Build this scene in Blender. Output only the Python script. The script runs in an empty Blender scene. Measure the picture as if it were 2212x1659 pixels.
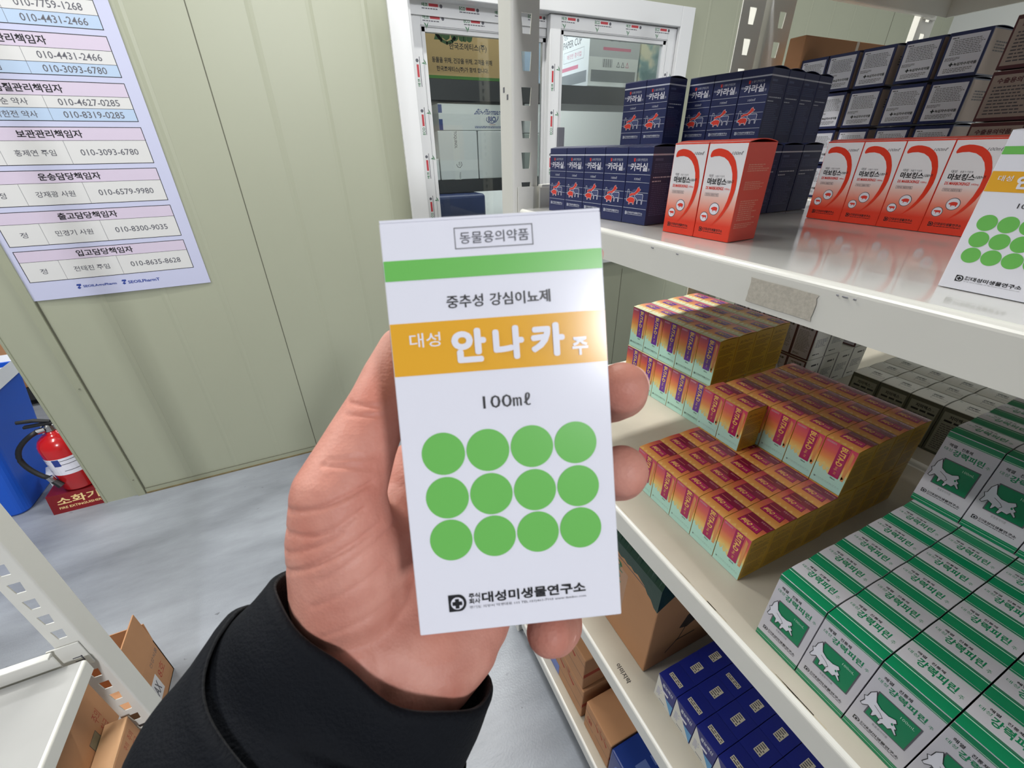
import bpy, bmesh, math, random
from mathutils import Vector, Matrix

SC = bpy.context.scene
COL = SC.collection
PI = math.pi

# ---------------------------------------------------------------- camera
# metres; floor z = 0; +Y runs down the aisle to the window wall, +X to the stocked rack
cam_d = bpy.data.cameras.new('camera')
cam = bpy.data.objects.new('camera', cam_d)
COL.objects.link(cam)
cam_d.sensor_width = 36.0
cam_d.lens = 905.0 * 36.0 / 2212.0
cam_d.clip_start = 0.01
cam_d.clip_end = 60
_r = Vector((0.9080199, -0.41870478, -0.01364461))
_d = Vector((-0.21381436, -0.4351857, -0.8745838))
_f = Vector((0.36025448, 0.79705691, -0.48468237))
_m = Matrix((_r, -_d, -_f)).transposed().to_4x4()
_m.translation = Vector((0, 0, 1.5))
cam.matrix_world = _m
cam_d.dof.use_dof = True
cam_d.dof.focus_distance = 0.9
cam_d.dof.aperture_fstop = 34.0
SC.camera = cam

# ---------------------------------------------------------------- world, exposure, ceiling lamps
SC.view_settings.view_transform = 'Standard'
SC.view_settings.look = 'None'
SC.view_settings.gamma = 1.0
SC.view_settings.use_curve_mapping = False
SC.view_settings.exposure = 0.0
w = bpy.data.worlds.new('hall_ambient')
SC.world = w
w.use_nodes = True
w.node_tree.nodes['Background'].inputs[0].default_value = (0.86, 0.92, 1.0, 1)
w.node_tree.nodes['Background'].inputs[1].default_value = 0.14

def area_lamp(name, loc, sx, sy, power, col=(1, 0.98, 0.95), rot=(0, 0, 0)):
    l = bpy.data.lights.new(name, 'AREA')
    l.shape = 'RECTANGLE'; l.size = sx; l.size_y = sy
    l.energy = power; l.color = col
    o = bpy.data.objects.new(name, l)
    o.location = loc; o.rotation_euler = rot
    COL.objects.link(o)
    return o
area_lamp('hall_tube_behind', (0.18, -5.6, 4.05), 0.45, 0.80, 255, (0.95, 0.96, 1.0), (math.radians(62), 0, 0))
area_lamp('aisle_tube_window_end', (0.35, 1.76, 3.05), 1.20, 0.08, 62, (1.0, 0.99, 0.95), (math.radians(-42), 0, 0))
area_lamp('left_aisle_tube', (-1.65, 1.2, 3.05), 0.12, 1.20, 56, (1.0, 0.99, 0.96))
area_lamp('next_aisle_tube', (2.75, 0.3, 3.05), 0.15, 1.20, 22, (1.0, 1.0, 0.96))
area_lamp('far_hall_tube', (-2.2, 3.4, 3.05), 1.2, 0.3, 30, (1.0, 1.0, 1.0))
area_lamp('window_room_tube', (1.45, 2.52, 2.80), 2.2, 0.25, 16, (0.95, 0.98, 1.0), (math.radians(25), 0, 0))
area_lamp('window_room_tube', (1.45, 3.6, 2.85), 2.0, 0.3, 70, (0.95, 0.98, 1.0))

# ---------------------------------------------------------------- materials
def lin(c):
    return tuple(((x/255)/12.92 if x/255 <= 0.04045 else ((x/255+0.055)/1.055)**2.4) for x in c) + (1,)

MATS = {}
def mat(name, rgb, rough=0.5, metal=0.0, bump=0.0, bscale=200.0, var=0.0, vscale=6.0, coat=0.0, spec=0.5, sss=0.0, detail=4):
    if name in MATS: return MATS[name]
    m = bpy.data.materials.new(name); m.use_nodes = True
    nt = m.node_tree; b = nt.nodes['Principled BSDF']
    b.inputs['Base Color'].default_value = lin(rgb)
    b.inputs['Roughness'].default_value = rough
    b.inputs['Metallic'].default_value = metal
    b.inputs['Specular IOR Level'].default_value = spec
    if coat: b.inputs['Coat Weight'].default_value = coat; b.inputs['Coat Roughness'].default_value = 0.08
    if bump or var:
        tc = nt.nodes.new('ShaderNodeTexCoord')
    if var:
        n = nt.nodes.new('ShaderNodeTexNoise'); n.inputs['Scale'].default_value = vscale; n.inputs['Detail'].default_value = detail
        nt.links.new(tc.outputs['Object'], n.inputs['Vector'])
        mx = nt.nodes.new('ShaderNodeMix'); mx.data_type = 'RGBA'
        c = lin(rgb)
        mx.inputs['A'].default_value = tuple(x*(1-var) for x in c[:3]) + (1,)
        mx.inputs['B'].default_value = tuple(min(1, x*(1+var)) for x in c[:3]) + (1,)
        nt.links.new(n.outputs['Fac'], mx.inputs['Factor'])
        nt.links.new(mx.outputs['Result'], b.inputs['Base Color'])
    if bump:
        n2 = nt.nodes.new('ShaderNodeTexNoise'); n2.inputs['Scale'].default_value = bscale; n2.inputs['Detail'].default_value = 3
        nt.links.new(tc.outputs['Object'], n2.inputs['Vector'])
        bp = nt.nodes.new('ShaderNodeBump'); bp.inputs['Strength'].default_value = bump; bp.inputs['Distance'].default_value = 0.002
        nt.links.new(n2.outputs['Fac'], bp.inputs['Height'])
        nt.links.new(bp.outputs['Normal'], b.inputs['Normal'])
    MATS[name] = m
    return m

def ramp_mat(name, stops, axis=2, scale=1.0, rough=0.3, offset=0.0):
    """printed colour gradient along an object axis: stops = [(position in metres, rgb)]"""
    if name in MATS: return MATS[name]
    m = bpy.data.materials.new(name); m.use_nodes = True
    nt = m.node_tree; b = nt.nodes['Principled BSDF']; b.inputs['Roughness'].default_value = rough
    tc = nt.nodes.new('ShaderNodeTexCoord'); sp = nt.nodes.new('ShaderNodeSeparateXYZ')
    nt.links.new(tc.outputs['Object'], sp.inputs[0])
    mr = nt.nodes.new('ShaderNodeMapRange')
    mr.inputs['From Min'].default_value = stops[0][0]; mr.inputs['From Max'].default_value = stops[-1][0]
    nt.links.new(sp.outputs[axis], mr.inputs['Value'])
    cr = nt.nodes.new('ShaderNodeValToRGB')
    a, z = stops[0][0], stops[-1][0]
    els = cr.color_ramp.elements
    while len(els) < len(stops): els.new(0.5)
    for e, (p, c) in zip(els, stops):
        e.position = (p-a)/(z-a); e.color = lin(c)
    nt.links.new(mr.outputs[0], cr.inputs[0]); nt.links.new(cr.outputs[0], b.inputs['Base Color'])
    MATS[name] = m
    return m

M = {}
M['wall'] = mat('cream_panel_wall', (158, 161, 141), 0.42, var=0.05, vscale=1.6, bump=0.05, bscale=40)
M['wall_trim'] = mat('cream_trim', (150, 153, 132), 0.45, var=0.06, vscale=9)
M['seam'] = mat('panel_joint', (92, 92, 78), 0.8)
M['dirt'] = mat('grime', (112, 100, 70), 0.9, var=0.35, vscale=30)
M['far_wall'] = mat('far_wall_paint', (214, 216, 214), 0.6)
M['ceiling'] = mat('ceiling_sheet', (196, 198, 190), 0.7)
M['rack'] = mat('white_rack_paint', (222, 221, 214), 0.28, var=0.03, vscale=14, bump=0.03, bscale=60, spec=0.5)
M['deck_gloss'] = mat('white_deck_gloss', (214, 213, 208), 0.10, var=0.04, vscale=10, coat=0.5)
M['deck_dusty'] = mat('white_deck_dusty', (188, 181, 166), 0.42, var=0.16, vscale=13, detail=7)
M['deck_white'] = mat('white_deck_bright', (164, 164, 162), 0.35, var=0.10, vscale=9, detail=7)
M['scuff'] = mat('scuff_brown', (186, 176, 154), 0.9, var=0.1, vscale=60)
M['white_pvc'] = mat('white_window_profile', (216, 217, 218), 0.3)
M['glass_edge'] = mat('grey_gasket', (90, 92, 92), 0.6)
M['black'] = mat('print_black', (28, 28, 32), 0.4)
M['ink_grey'] = mat('print_grey', (92, 92, 100), 0.4)
M['fine_grey'] = mat('print_fine_grey', (130, 130, 136), 0.5)
M['fine_dark'] = mat('print_fine_dark', (84, 80, 84), 0.5)
M['kraft'] = mat('kraft_board', (188, 138, 98), 0.75, var=0.08, vscale=18, bump=0.06, bscale=300)
M['kraft_lit_top'] = mat('kraft_board_lit_top', (214, 170, 128), 0.8)
M['kraft_in'] = mat('kraft_inside', (150, 104, 70), 0.85, var=0.08, vscale=20)
M['tape'] = mat('packing_tape', (206, 190, 164), 0.15, coat=0.5)
M['tape_white'] = mat('printed_white_tape', (222, 220, 222), 0.25)
M['paper_tape'] = mat('speckled_paper_tape', (186, 180, 168), 0.85, var=0.30, vscale=340, bump=0.1, bscale=500)
M['steel_dark'] = mat('dark_shelf_steel', (52, 52, 54), 0.4)

def floor_mat():
    m = bpy.data.materials.new('grey_epoxy_floor'); m.use_nodes = True
    nt = m.node_tree; b = nt.nodes['Principled BSDF']
    tc = nt.nodes.new('ShaderNodeTexCoord')
    n1 = nt.nodes.new('ShaderNodeTexNoise'); n1.inputs['Scale'].default_value = 2.2; n1.inputs['Detail'].default_value = 8
    n1.inputs['Roughness'].default_value = 0.62
    mp = nt.nodes.new('ShaderNodeMapping'); mp.inputs['Scale'].default_value = (0.6, 1.8, 1)
    nt.links.new(tc.outputs['Object'], mp.inputs[0]); nt.links.new(mp.outputs[0], n1.inputs['Vector'])
    r1 = nt.nodes.new('ShaderNodeValToRGB')
    r1.color_ramp.elements[0].position = 0.30; r1.color_ramp.elements[0].color = lin((116, 120, 127))
    r1.color_ramp.elements[1].position = 0.68; r1.color_ramp.elements[1].color = lin((156, 161, 169))
    nt.links.new(n1.outputs['Fac'], r1.inputs[0])
    # little chips and nicks
    v = nt.nodes.new('ShaderNodeTexVoronoi'); v.inputs['Scale'].default_value = 13
    mp2 = nt.nodes.new('ShaderNodeMapping'); mp2.inputs['Scale'].default_value = (1.0, 1.6, 1)
    n3 = nt.nodes.new('ShaderNodeTexNoise'); n3.inputs['Scale'].default_value = 30
    add = nt.nodes.new('ShaderNodeMix'); add.data_type = 'RGBA'; add.inputs['Factor'].default_value = 0.05
    nt.links.new(tc.outputs['Object'], mp2.inputs[0]); nt.links.new(tc.outputs['Object'], n3.inputs['Vector'])
    nt.links.new(mp2.outputs[0], add.inputs['A']); nt.links.new(n3.outputs['Color'], add.inputs['B'])
    nt.links.new(add.outputs['Result'], v.inputs['Vector'])
    r2 = nt.nodes.new('ShaderNodeValToRGB')
    r2.color_ramp.elements[0].position = 0.055; r2.color_ramp.elements[0].color = (1, 1, 1, 1)
    r2.color_ramp.elements[1].position = 0.085; r2.color_ramp.elements[1].color = (0, 0, 0, 1)
    nt.links.new(v.outputs['Distance'], r2.inputs[0])
    n4 = nt.nodes.new('ShaderNodeTexNoise'); n4.inputs['Scale'].default_value = 5.5
    nt.links.new(tc.outputs['Object'], n4.inputs['Vector'])
    r4 = nt.nodes.new('ShaderNodeValToRGB'); r4.color_ramp.elements[0].position = 0.52; r4.color_ramp.elements[1].position = 0.60
    nt.links.new(n4.outputs['Fac'], r4.inputs[0])
    mu = nt.nodes.new('ShaderNodeMath'); mu.operation = 'MULTIPLY'
    nt.links.new(r2.outputs[0], mu.inputs[0]); nt.links.new(r4.outputs[0], mu.inputs[1])
    mx = nt.nodes.new('ShaderNodeMix'); mx.data_type = 'RGBA'; mx.inputs['B'].default_value = lin((98, 100, 106))
    nt.links.new(mu.outputs[0], mx.inputs['Factor']); nt.links.new(r1.outputs[0], mx.inputs['A'])
    nt.links.new(mx.outputs['Result'], b.inputs['Base Color'])
    b.inputs['Roughness'].default_value = 0.38
    n5 = nt.nodes.new('ShaderNodeTexNoise'); n5.inputs['Scale'].default_value = 170; n5.inputs['Detail'].default_value = 2
    nt.links.new(tc.outputs['Object'], n5.inputs['Vector'])
    bp = nt.nodes.new('ShaderNodeBump'); bp.inputs['Strength'].default_value = 0.35; bp.inputs['Distance'].default_value = 0.0015
    nt.links.new(n5.outputs['Fac'], bp.inputs['Height']); nt.links.new(bp.outputs['Normal'], b.inputs['Normal'])
    return m
M['floor'] = floor_mat()

def glass_mat():
    m = bpy.data.materials.new('window_glass'); m.use_nodes = True
    nt = m.node_tree; nt.nodes.remove(nt.nodes['Principled BSDF'])
    out = nt.nodes['Material Output']
    g = nt.nodes.new('ShaderNodeBsdfGlossy'); g.inputs['Roughness'].default_value = 0.02
    t = nt.nodes.new('ShaderNodeBsdfTransparent'); t.inputs['Color'].default_value = (0.90, 0.93, 0.92, 1)
    f = nt.nodes.new('ShaderNodeFresnel'); f.inputs['IOR'].default_value = 1.5
    mx = nt.nodes.new('ShaderNodeMixShader')
    nt.links.new(f.outputs[0], mx.inputs[0]); nt.links.new(t.outputs[0], mx.inputs[1]); nt.links.new(g.outputs[0], mx.inputs[2])
    nt.links.new(mx.outputs[0], out.inputs['Surface'])
    return m
M['glass'] = glass_mat()

def skin_mat():
    m = bpy.data.materials.new('hand_skin'); m.use_nodes = True
    nt = m.node_tree; b = nt.nodes['Principled BSDF']
    tc = nt.nodes.new('ShaderNodeTexCoord')
    n = nt.nodes.new('ShaderNodeTexNoise'); n.inputs['Scale'].default_value = 55; n.inputs['Detail'].default_value = 6
    nt.links.new(tc.outputs['Object'], n.inputs['Vector'])
    r = nt.nodes.new('ShaderNodeValToRGB')
    r.color_ramp.elements[0].position = 0.32; r.color_ramp.elements[0].color = lin((184, 118, 102))
    r.color_ramp.elements[1].position = 0.68; r.color_ramp.elements[1].color = lin((206, 148, 132))
    nt.links.new(n.outputs['Fac'], r.inputs[0]); nt.links.new(r.outputs[0], b.inputs['Base Color'])
    b.inputs['Roughness'].default_value = 0.55; b.inputs['Specular IOR Level'].default_value = 0.35
    b.inputs['Subsurface Weight'].default_value = 0.06
    b.inputs['Subsurface Radius'].default_value = (0.006, 0.002, 0.001)
    b.inputs['Subsurface Scale'].default_value = 1.0
    # fine skin grain
    v = nt.nodes.new('ShaderNodeTexVoronoi'); v.inputs['Scale'].default_value = 900
    n2 = nt.nodes.new('ShaderNodeTexNoise'); n2.inputs['Scale'].default_value = 380; n2.inputs['Detail'].default_value = 5
    nt.links.new(tc.outputs['Object'], v.inputs['Vector']); nt.links.new(tc.outputs['Object'], n2.inputs['Vector'])
    ad = nt.nodes.new('ShaderNodeMath'); ad.operation = 'ADD'
    nt.links.new(v.outputs['Distance'], ad.inputs[0]); nt.links.new(n2.outputs['Fac'], ad.inputs[1])
    bp = nt.nodes.new('ShaderNodeBump'); bp.inputs['Strength'].default_value = 0.16; bp.inputs['Distance'].default_value = 0.0006
    nt.links.new(ad.outputs[0], bp.inputs['Height']); nt.links.new(bp.outputs['Normal'], b.inputs['Normal'])
    return m
M['skin'] = skin_mat()
M['nail'] = mat('fingernail_keratin', (226, 176, 164), 0.25)
M['cloth'] = mat('black_softshell', (12, 15, 21), 0.75, var=0.15, vscale=300, bump=0.25, bscale=900, spec=0.15)
M['cloth_lining'] = mat('cuff_fleece_edge', (26, 28, 32), 0.95, bump=0.4, bscale=700)

# ---------------------------------------------------------------- helpers
class MB:
    """collects shapes, then links them as ONE mesh"""
    def __init__(self): self.v = []; self.f = []; self.m = []; self.mats = []
    def mi(self, m):
        if m not in self.mats: self.mats.append(m)
        return self.mats.index(m)
    def poly(self, pts, m):
        n = len(self.v); self.v += [tuple(p) for p in pts]; self.f.append(tuple(range(n, n+len(pts)))); self.m.append(self.mi(m))
    def add(self, vs, fs, m):
        n = len(self.v); k = self.mi(m); self.v += [tuple(p) for p in vs]
        for f in fs: self.f.append(tuple(i+n for i in f)); self.m.append(k)
    def box(self, a, b, m):
        x0, y0, z0 = a; x1, y1, z1 = b
        v = [(x0,y0,z0),(x1,y0,z0),(x1,y1,z0),(x0,y1,z0),(x0,y0,z1),(x1,y0,z1),(x1,y1,z1),(x0,y1,z1)]
        self.add(v, [(0,3,2,1),(4,5,6,7),(0,1,5,4),(1,2,6,5),(2,3,7,6),(3,0,4,7)], m)
    def rbox(self, a, b, m, r=0.002, seg=2):
        bm = bmesh.new(); bmesh.ops.create_cube(bm, size=1)
        for v in bm.verts:
            v.co = Vector([(a[i]+b[i])/2 + v.co[i]*(b[i]-a[i]) for i in range(3)])
        bmesh.ops.bevel(bm, geom=bm.edges[:], offset=r, segments=seg, profile=0.5, affect='EDGES')
        bm.verts.index_update()
        self.add([v.co[:] for v in bm.verts], [[v.index for v in f.verts] for f in bm.faces], m); bm.free()
    def tube(self, pts, rad, m, seg=10, caps=True):
        pts = [Vector(p) for p in pts]; rr = rad if isinstance(rad, (list, tuple)) else [rad]*len(pts)
        vs = []; fs = []; up = Vector((0.13, 0.21, 0.97)).normalized()
        for i, p in enumerate(pts):
            t = (pts[min(i+1, len(pts)-1)] - pts[max(i-1, 0)]).normalized()
            s = t.cross(up)
            if s.length < 1e-4: s = t.cross(Vector((1, 0, 0)))
            s.normalize(); q = s.cross(t)
            for k in range(seg):
                a = 2*PI*k/seg; vs.append(p + (s*math.cos(a) + q*math.sin(a))*rr[i])
        for i in range(len(pts)-1):
            for k in range(seg):
                k2 = (k+1) % seg; fs.append((i*seg+k, i*seg+k2, (i+1)*seg+k2, (i+1)*seg+k))
        if caps:
            fs.append(tuple(range(seg))[::-1]); n = (len(pts)-1)*seg; fs.append(tuple(range(n, n+seg)))
        self.add(vs, fs, m)
    def lathe(self, prof, m, seg=28, c=(0, 0, 0)):
        vs = []; fs = []
        for r, z in prof:
            for k in range(seg):
                a = 2*PI*k/seg; vs.append((c[0]+r*math.cos(a), c[1]+r*math.sin(a), c[2]+z))
        for i in range(len(prof)-1):
            for k in range(seg):
                k2 = (k+1) % seg; fs.append((i*seg+k, i*seg+k2, (i+1)*seg+k2, (i+1)*seg+k))
        self.add(vs, fs, m)
    def data(self, name, smooth=False):
        me = bpy.data.meshes.new(name); me.from_pydata(self.v, [], self.f)
        for m in self.mats: me.materials.append(m)
        me.polygons.foreach_set('material_index', self.m)
        if smooth: me.polygons.foreach_set('use_smooth', [True]*len(self.f))
        me.update(); return me
    def build(self, name, parent=None, loc=(0,0,0), rz=0.0, smooth=False):
        return link(name, self.data(name, smooth), parent, loc, rz)

def link(name, data, parent=None, loc=(0,0,0), rz=0.0):
    o = bpy.data.objects.new(name, data); COL.objects.link(o)
    o.location = loc; o.rotation_euler = (0, 0, rz)
    if parent: o.parent = parent
    return o
def thing(name, loc=(0,0,0), rz=0.0): return link(name, None, None, loc, rz)
def tag(o, label, cat, group=None):
    o['label'] = label; o['category'] = cat
    if group: o['group'] = group
    return o
def struct(o): o['kind'] = 'structure'; return o

GLY = {}
def glyphs(s, bold=0.0, res=2):
    k = (s, bold, res)
    if k not in GLY:
        cu = bpy.data.curves.new('lettering', 'FONT'); cu.body = s; cu.size = 1; cu.resolution_u = res; cu.offset = bold
        o = bpy.data.objects.new('lettering', cu); COL.objects.link(o)
        me = bpy.data.meshes.new_from_object(o.evaluated_get(bpy.context.evaluated_depsgraph_get()))
        vs = [(v.co.x, v.co.y) for v in me.vertices]; fs = [tuple(p.vertices) for p in me.polygons]
        bpy.data.objects.remove(o); bpy.data.curves.remove(cu); bpy.data.meshes.remove(me)
        xs = [p[0] for p in vs]; ys = [p[1] for p in vs]
        GLY[k] = (vs, fs, (min(xs), min(ys), max(xs), max(ys)))
    return GLY[k]

LAY = 0.00011
class Face:
    """a printed face: origin bottom-left as read, U right, V up, N out"""
    def __init__(self, mb, o, u, v, w, h):
        self.mb = mb; self.o = Vector(o); self.u = Vector(u); self.v = Vector(v); self.n = self.u.cross(self.v); self.w = w; self.h = h
    def P(self, x, y, l): return self.o + self.u*x + self.v*y + self.n*(LAY*l)
    def poly(self, pts, m, l=1): self.mb.poly([self.P(x, y, l) for x, y in pts], m)
    def upoly(self, pts, m, l=1): self.poly([(x*self.w, y*self.h) for x, y in pts], m, l)
    def rect(self, x0, y0, x1, y1, m, l=1): self.poly([(x0,y0),(x1,y0),(x1,y1),(x0,y1)], m, l)
    def urect(self, x0, y0, x1, y1, m, l=1): self.rect(x0*self.w, y0*self.h, x1*self.w, y1*self.h, m, l)
    def circle(self, x, y, r, m, l=1, n=28, ry=None):
        ry = ry or r; self.poly([(x+r*math.cos(2*PI*k/n), y+ry*math.sin(2*PI*k/n)) for k in range(n)], m, l)
    def ring(self, pts, t, m, l=1, closed=True):
        n = len(pts)
        for i in range(n if closed else n-1):
            a = Vector(pts[i]); b = Vector(pts[(i+1) % n]); d = (b-a)
            if d.length < 1e-9: continue
            d.normalize(); p = Vector((-d.y, d.x))*t/2; e = d*t*0.3
            self.poly([a-p-e, b-p+e, b+p+e, a+p-e], m, l)
    def frame(self, x0, y0, x1, y1, t, m, l=1): self.ring([(x0,y0),(x1,y0),(x1,y1),(x0,y1)], t, m, l)
    def text(self, s, x0, y0, x1, y1, m, l=2, bold=0.0, rot=0, res=2, shear=0.0):
        """letters stretched into the box x0..x1, y0..y1; rot -90 reads downward"""
        vs, fs, (a, b, c, d) = glyphs(s, bold, res)
        out = []
        for x, y in vs:
            p = (x-a)/(c-a); q = (y-b)/(d-b)
            p = p + shear*(q-0.5)
            if rot == -90: p, q = q, 1-p
            elif rot == 90: p, q = 1-q, p
            out.append(self.P(x0+p*(x1-x0), y0+q*(y1-y0), l))
        self.mb.add(out, fs, m)
    def fat(self, s, x0, y0, x1, y1, m, t, l=2, res=4):
        """heavy lettering: strokes thickened by t all round"""
        for k in range(8):
            dx, dy = t*math.cos(PI*k/4), t*math.sin(PI*k/4)
            self.text(s, x0+t+dx, y0+t+dy, x1-t+dx, y1-t+dy, m, l+k*0.12, 0.0, res=res)
    def fine(self, x0, y0, x1, y1, lines, m, l=2, seed=1, fill=0.5, ragged=0.35):
        """small print too small to read: rows of word-length marks"""
        R = random.Random(seed); dy = (y1-y0)/lines
        for i in range(lines):
            yb = y1 - dy*(i+1) + dy*(1-fill)/2; x = x0; xe = x1 - (x1-x0)*ragged*R.random()
            while x < xe:
                wd = dy*fill*(1.2+3.4*R.random()); e = min(x+wd, xe)
                self.rect(x, yb, e, yb+dy*fill, m, l); x = e + dy*fill*0.7
def faces_of(mb, w, d, h):
    return dict(front=Face(mb, (-w/2, -d/2, 0), (1,0,0), (0,0,1), w, h), right=Face(mb, (w/2, -d/2, 0), (0,1,0), (0,0,1), d, h),
                back=Face(mb, (w/2, d/2, 0), (-1,0,0), (0,0,1), w, h), left=Face(mb, (-w/2, d/2, 0), (0,-1,0), (0,0,1), d, h),
                top=Face(mb, (-w/2, -d/2, 0), (1,0,0), (0,1,0), w, d))
def sph(mb, c, r, m, seg=10, sc=(1, 1, 1)):
    vs = []; fs = []
    for i in range(seg+1):
        t = PI*i/seg
        for k in range(seg*2):
            a = PI*k/seg
            vs.append((c[0]+r*sc[0]*math.sin(t)*math.cos(a), c[1]+r*sc[1]*math.sin(t)*math.sin(a), c[2]+r*sc[2]*math.cos(t)))
    n = seg*2
    for i in range(seg):
        for k in range(n): fs.append((i*n+k, (i+1)*n+k, (i+1)*n+(k+1) % n, i*n+(k+1) % n))
    mb.add(vs, fs, m)
# ================================================================ the setting
mb = MB(); mb.poly([(-6,-6,0),(6.5,-6,0),(6.5,7,0),(-6,7,0)], M['floor'])
struct(mb.build('floor'))
mb = MB(); mb.poly([(-6,-6,4.5),(-6,7,4.5),(6.5,7,4.5),(6.5,-6,4.5)], M['ceiling'])
struct(mb.build('ceiling'))

WY = 2.25                       # face of the panel wall with the window
X0, X1 = -1.21, 6.0             # the wall ends in a doorway on the left
wx0, wx1, wz0, wz1 = 0.50, 2.09, 0.93, 2.13
mb = MB()
T = 0.10
def wall_piece(x0, x1, z0, z1): mb.box((x0, WY, z0), (x1, WY+T, z1), M['wall'])
wall_piece(X0, wx0, 0, 4.5); wall_piece(wx1, X1, 0, 4.5); wall_piece(wx0, wx1, 0, wz0); wall_piece(wx0, wx1, wz1, 4.5)
# pressed ribs and vertical joints of the sandwich panels
for xs in (-0.228, 0.795, 1.835, 2.86, 3.88):
    z1s = [(0.03, 4.5)] if not wx0 < xs < wx1 else [(0.03, wz0-0.12), (wz1+0.1, 4.5)]
    for a, b in z1s: mb.box((xs-0.0018, WY-0.0007, a), (xs+0.0018, WY+0.001, b), M['seam'])
for k in range(-1, 5):
    for off in (0.2, 0.41, 0.62, 0.83):
        xs = -0.228 + k*1.025 + off
        if xs < -1.0 or wx0-0.06 < xs < wx1+0.06: continue
        mb.poly([(xs-0.012, WY-0.0003, 0.03), (xs, WY-0.0019, 0.03), (xs, WY-0.0019, 4.5), (xs-0.012, WY-0.0003, 4.5)], M['wall'])
        mb.poly([(xs, WY-0.0019, 0.03), (xs+0.012, WY-0.0003, 0.03), (xs+0.012, WY-0.0003, 4.5), (xs, WY-0.0019, 4.5)], M['wall'])
struct(mb.build('wall_back'))
mb = MB()
mb.box((-1.075, WY-0.012, 0.0), (-1.045, WY-0.0005, 4.5), M['wall_trim'])
mb.box((-1.045, WY-0.004, 0.0), (-1.040, WY-0.0005, 4.5), M['seam'])
for z in (0.10, 0.62, 1.3, 2.0): mb.lathe([(0.0001, 0.0), (0.004, 0.0), (0.003, 0.002), (0.0001, 0.0025)], M['seam'], 10, (-1.06, WY-0.0125, z))
struct(mb.build('trim_1'))
mb = MB()
mb.box((-1.04, WY-0.006, 0.0), (6.0, WY-0.0008, 0.030), M['wall_trim'])
mb.box((-1.04, WY-0.0062, 0.0298), (6.0, WY-0.0008, 0.0312), M['seam'])
mb.box((-1.04, WY-0.010, 0.0), (6.0, WY-0.006, 0.008), M['dirt'])
struct(mb.build('baseboard_back'))
mb = MB(); mb.box((-1.212, WY-0.004, 0.0), (-1.203, WY+T+0.004, 4.5), M['wall_trim']); struct(mb.build('trim_2'))
mb = MB(); mb.box((-6, 6.9, 0), (6.5, 7.0, 4.5), M['far_wall']); struct(mb.build('wall_far'))
mb = MB(); mb.box((4.6, -6, 0), (4.7, WY, 4.5), M['far_wall']); struct(mb.build('wall_right'))

# ---- sliding window in the panel wall
FILM_G = mat('film_green', (28, 112, 62), 0.4); FILM_R = mat('film_red', (188, 58, 66), 0.4)
def leaf(f, x, y, s, rot=0):
    c, sn = math.cos(rot), math.sin(rot)
    for pts in ([(0,-.5),(-.15,-.1),(-.5,.45),(-.1,.25)], [(0,-.5),(.05,0),(.45,.6),(.3,.05)]):
        f.poly([(x+(a*c-b*sn)*s, y+(a*sn+b*c)*s) for a, b in pts], FILM_G, 3)
def film_text(f, x, y, L, horizontal, i):
    """logo film left on the new profile: green ECO, red bar, small print"""
    if horizontal:
        f.text('ECO' if i % 2 else '에코', x, y, x+L*0.17, y+0.013, FILM_G, 2, 0.02)
        f.rect(x+L*0.2, y+0.002, x+L*0.46, y+0.012, FILM_R, 2)
        f.fine(x, y-0.008, x+L*0.62, y-0.003, 1, M['ink_grey'], 2, i, 0.7)
        f.circle(x+L*0.54, y+0.006, 0.007, M['ink_grey'], 2, 8)
    else:
        f.text('ECO' if i % 2 else '에코', x, y, x+0.013, y+L*0.17, FILM_G, 2, 0.02, rot=90)
        f.rect(x+0.002, y+L*0.2, x+0.012, y+L*0.46, FILM_R, 2)
        f.rect(x+0.016, y, x+0.019, y+L*0.62, M['ink_grey'], 2)
        f.circle(x+0.006, y+L*0.54, 0.007, M['ink_grey'], 2, 8)
win = struct(thing('window_1', (0, 0, 0)))
mb = MB()
for a, b in (((0.48, WY-0.022, 0.87), (0.565, WY+0.0, 2.155)), ((2.025, WY-0.022, 0.87), (2.112, WY+0.0, 2.155)),
             ((0.565, WY-0.022, 2.070), (2.025, WY+0.0, 2.155)), ((0.565, WY-0.022, 0.87), (2.025, WY+0.0, 0.95))):
    mb.rbox(a, b, M['white_pvc'], 0.003, 2)
o = mb.build('window_casing', win)
mb = MB()
mb.box((0.565, WY, 0.93), (0.578, WY+0.12, 2.09), M['white_pvc']); mb.box((2.03, WY, 0.93), (2.045, WY+0.12, 2.09), M['white_pvc'])
mb.box((0.565, WY, 2.070), (2.045, WY+0.12, 2.085), M['white_pvc']); mb.box((0.565, WY, 0.93), (2.045, WY+0.12, 0.955), M['white_pvc'])
mb.box((0.578, WY+0.046, 2.022), (2.03, WY+0.052, 2.07), M['white_pvc'])
f = Face(mb, (0.58, WY+0.0455, 2.035), (1,0,0), (0,0,1), 1.4, 0.035)
for i in range(4): film_text(f, 0.06+0.17*i, 0.016, 0.16, True, i)
mb.build('window_track', win)
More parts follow.
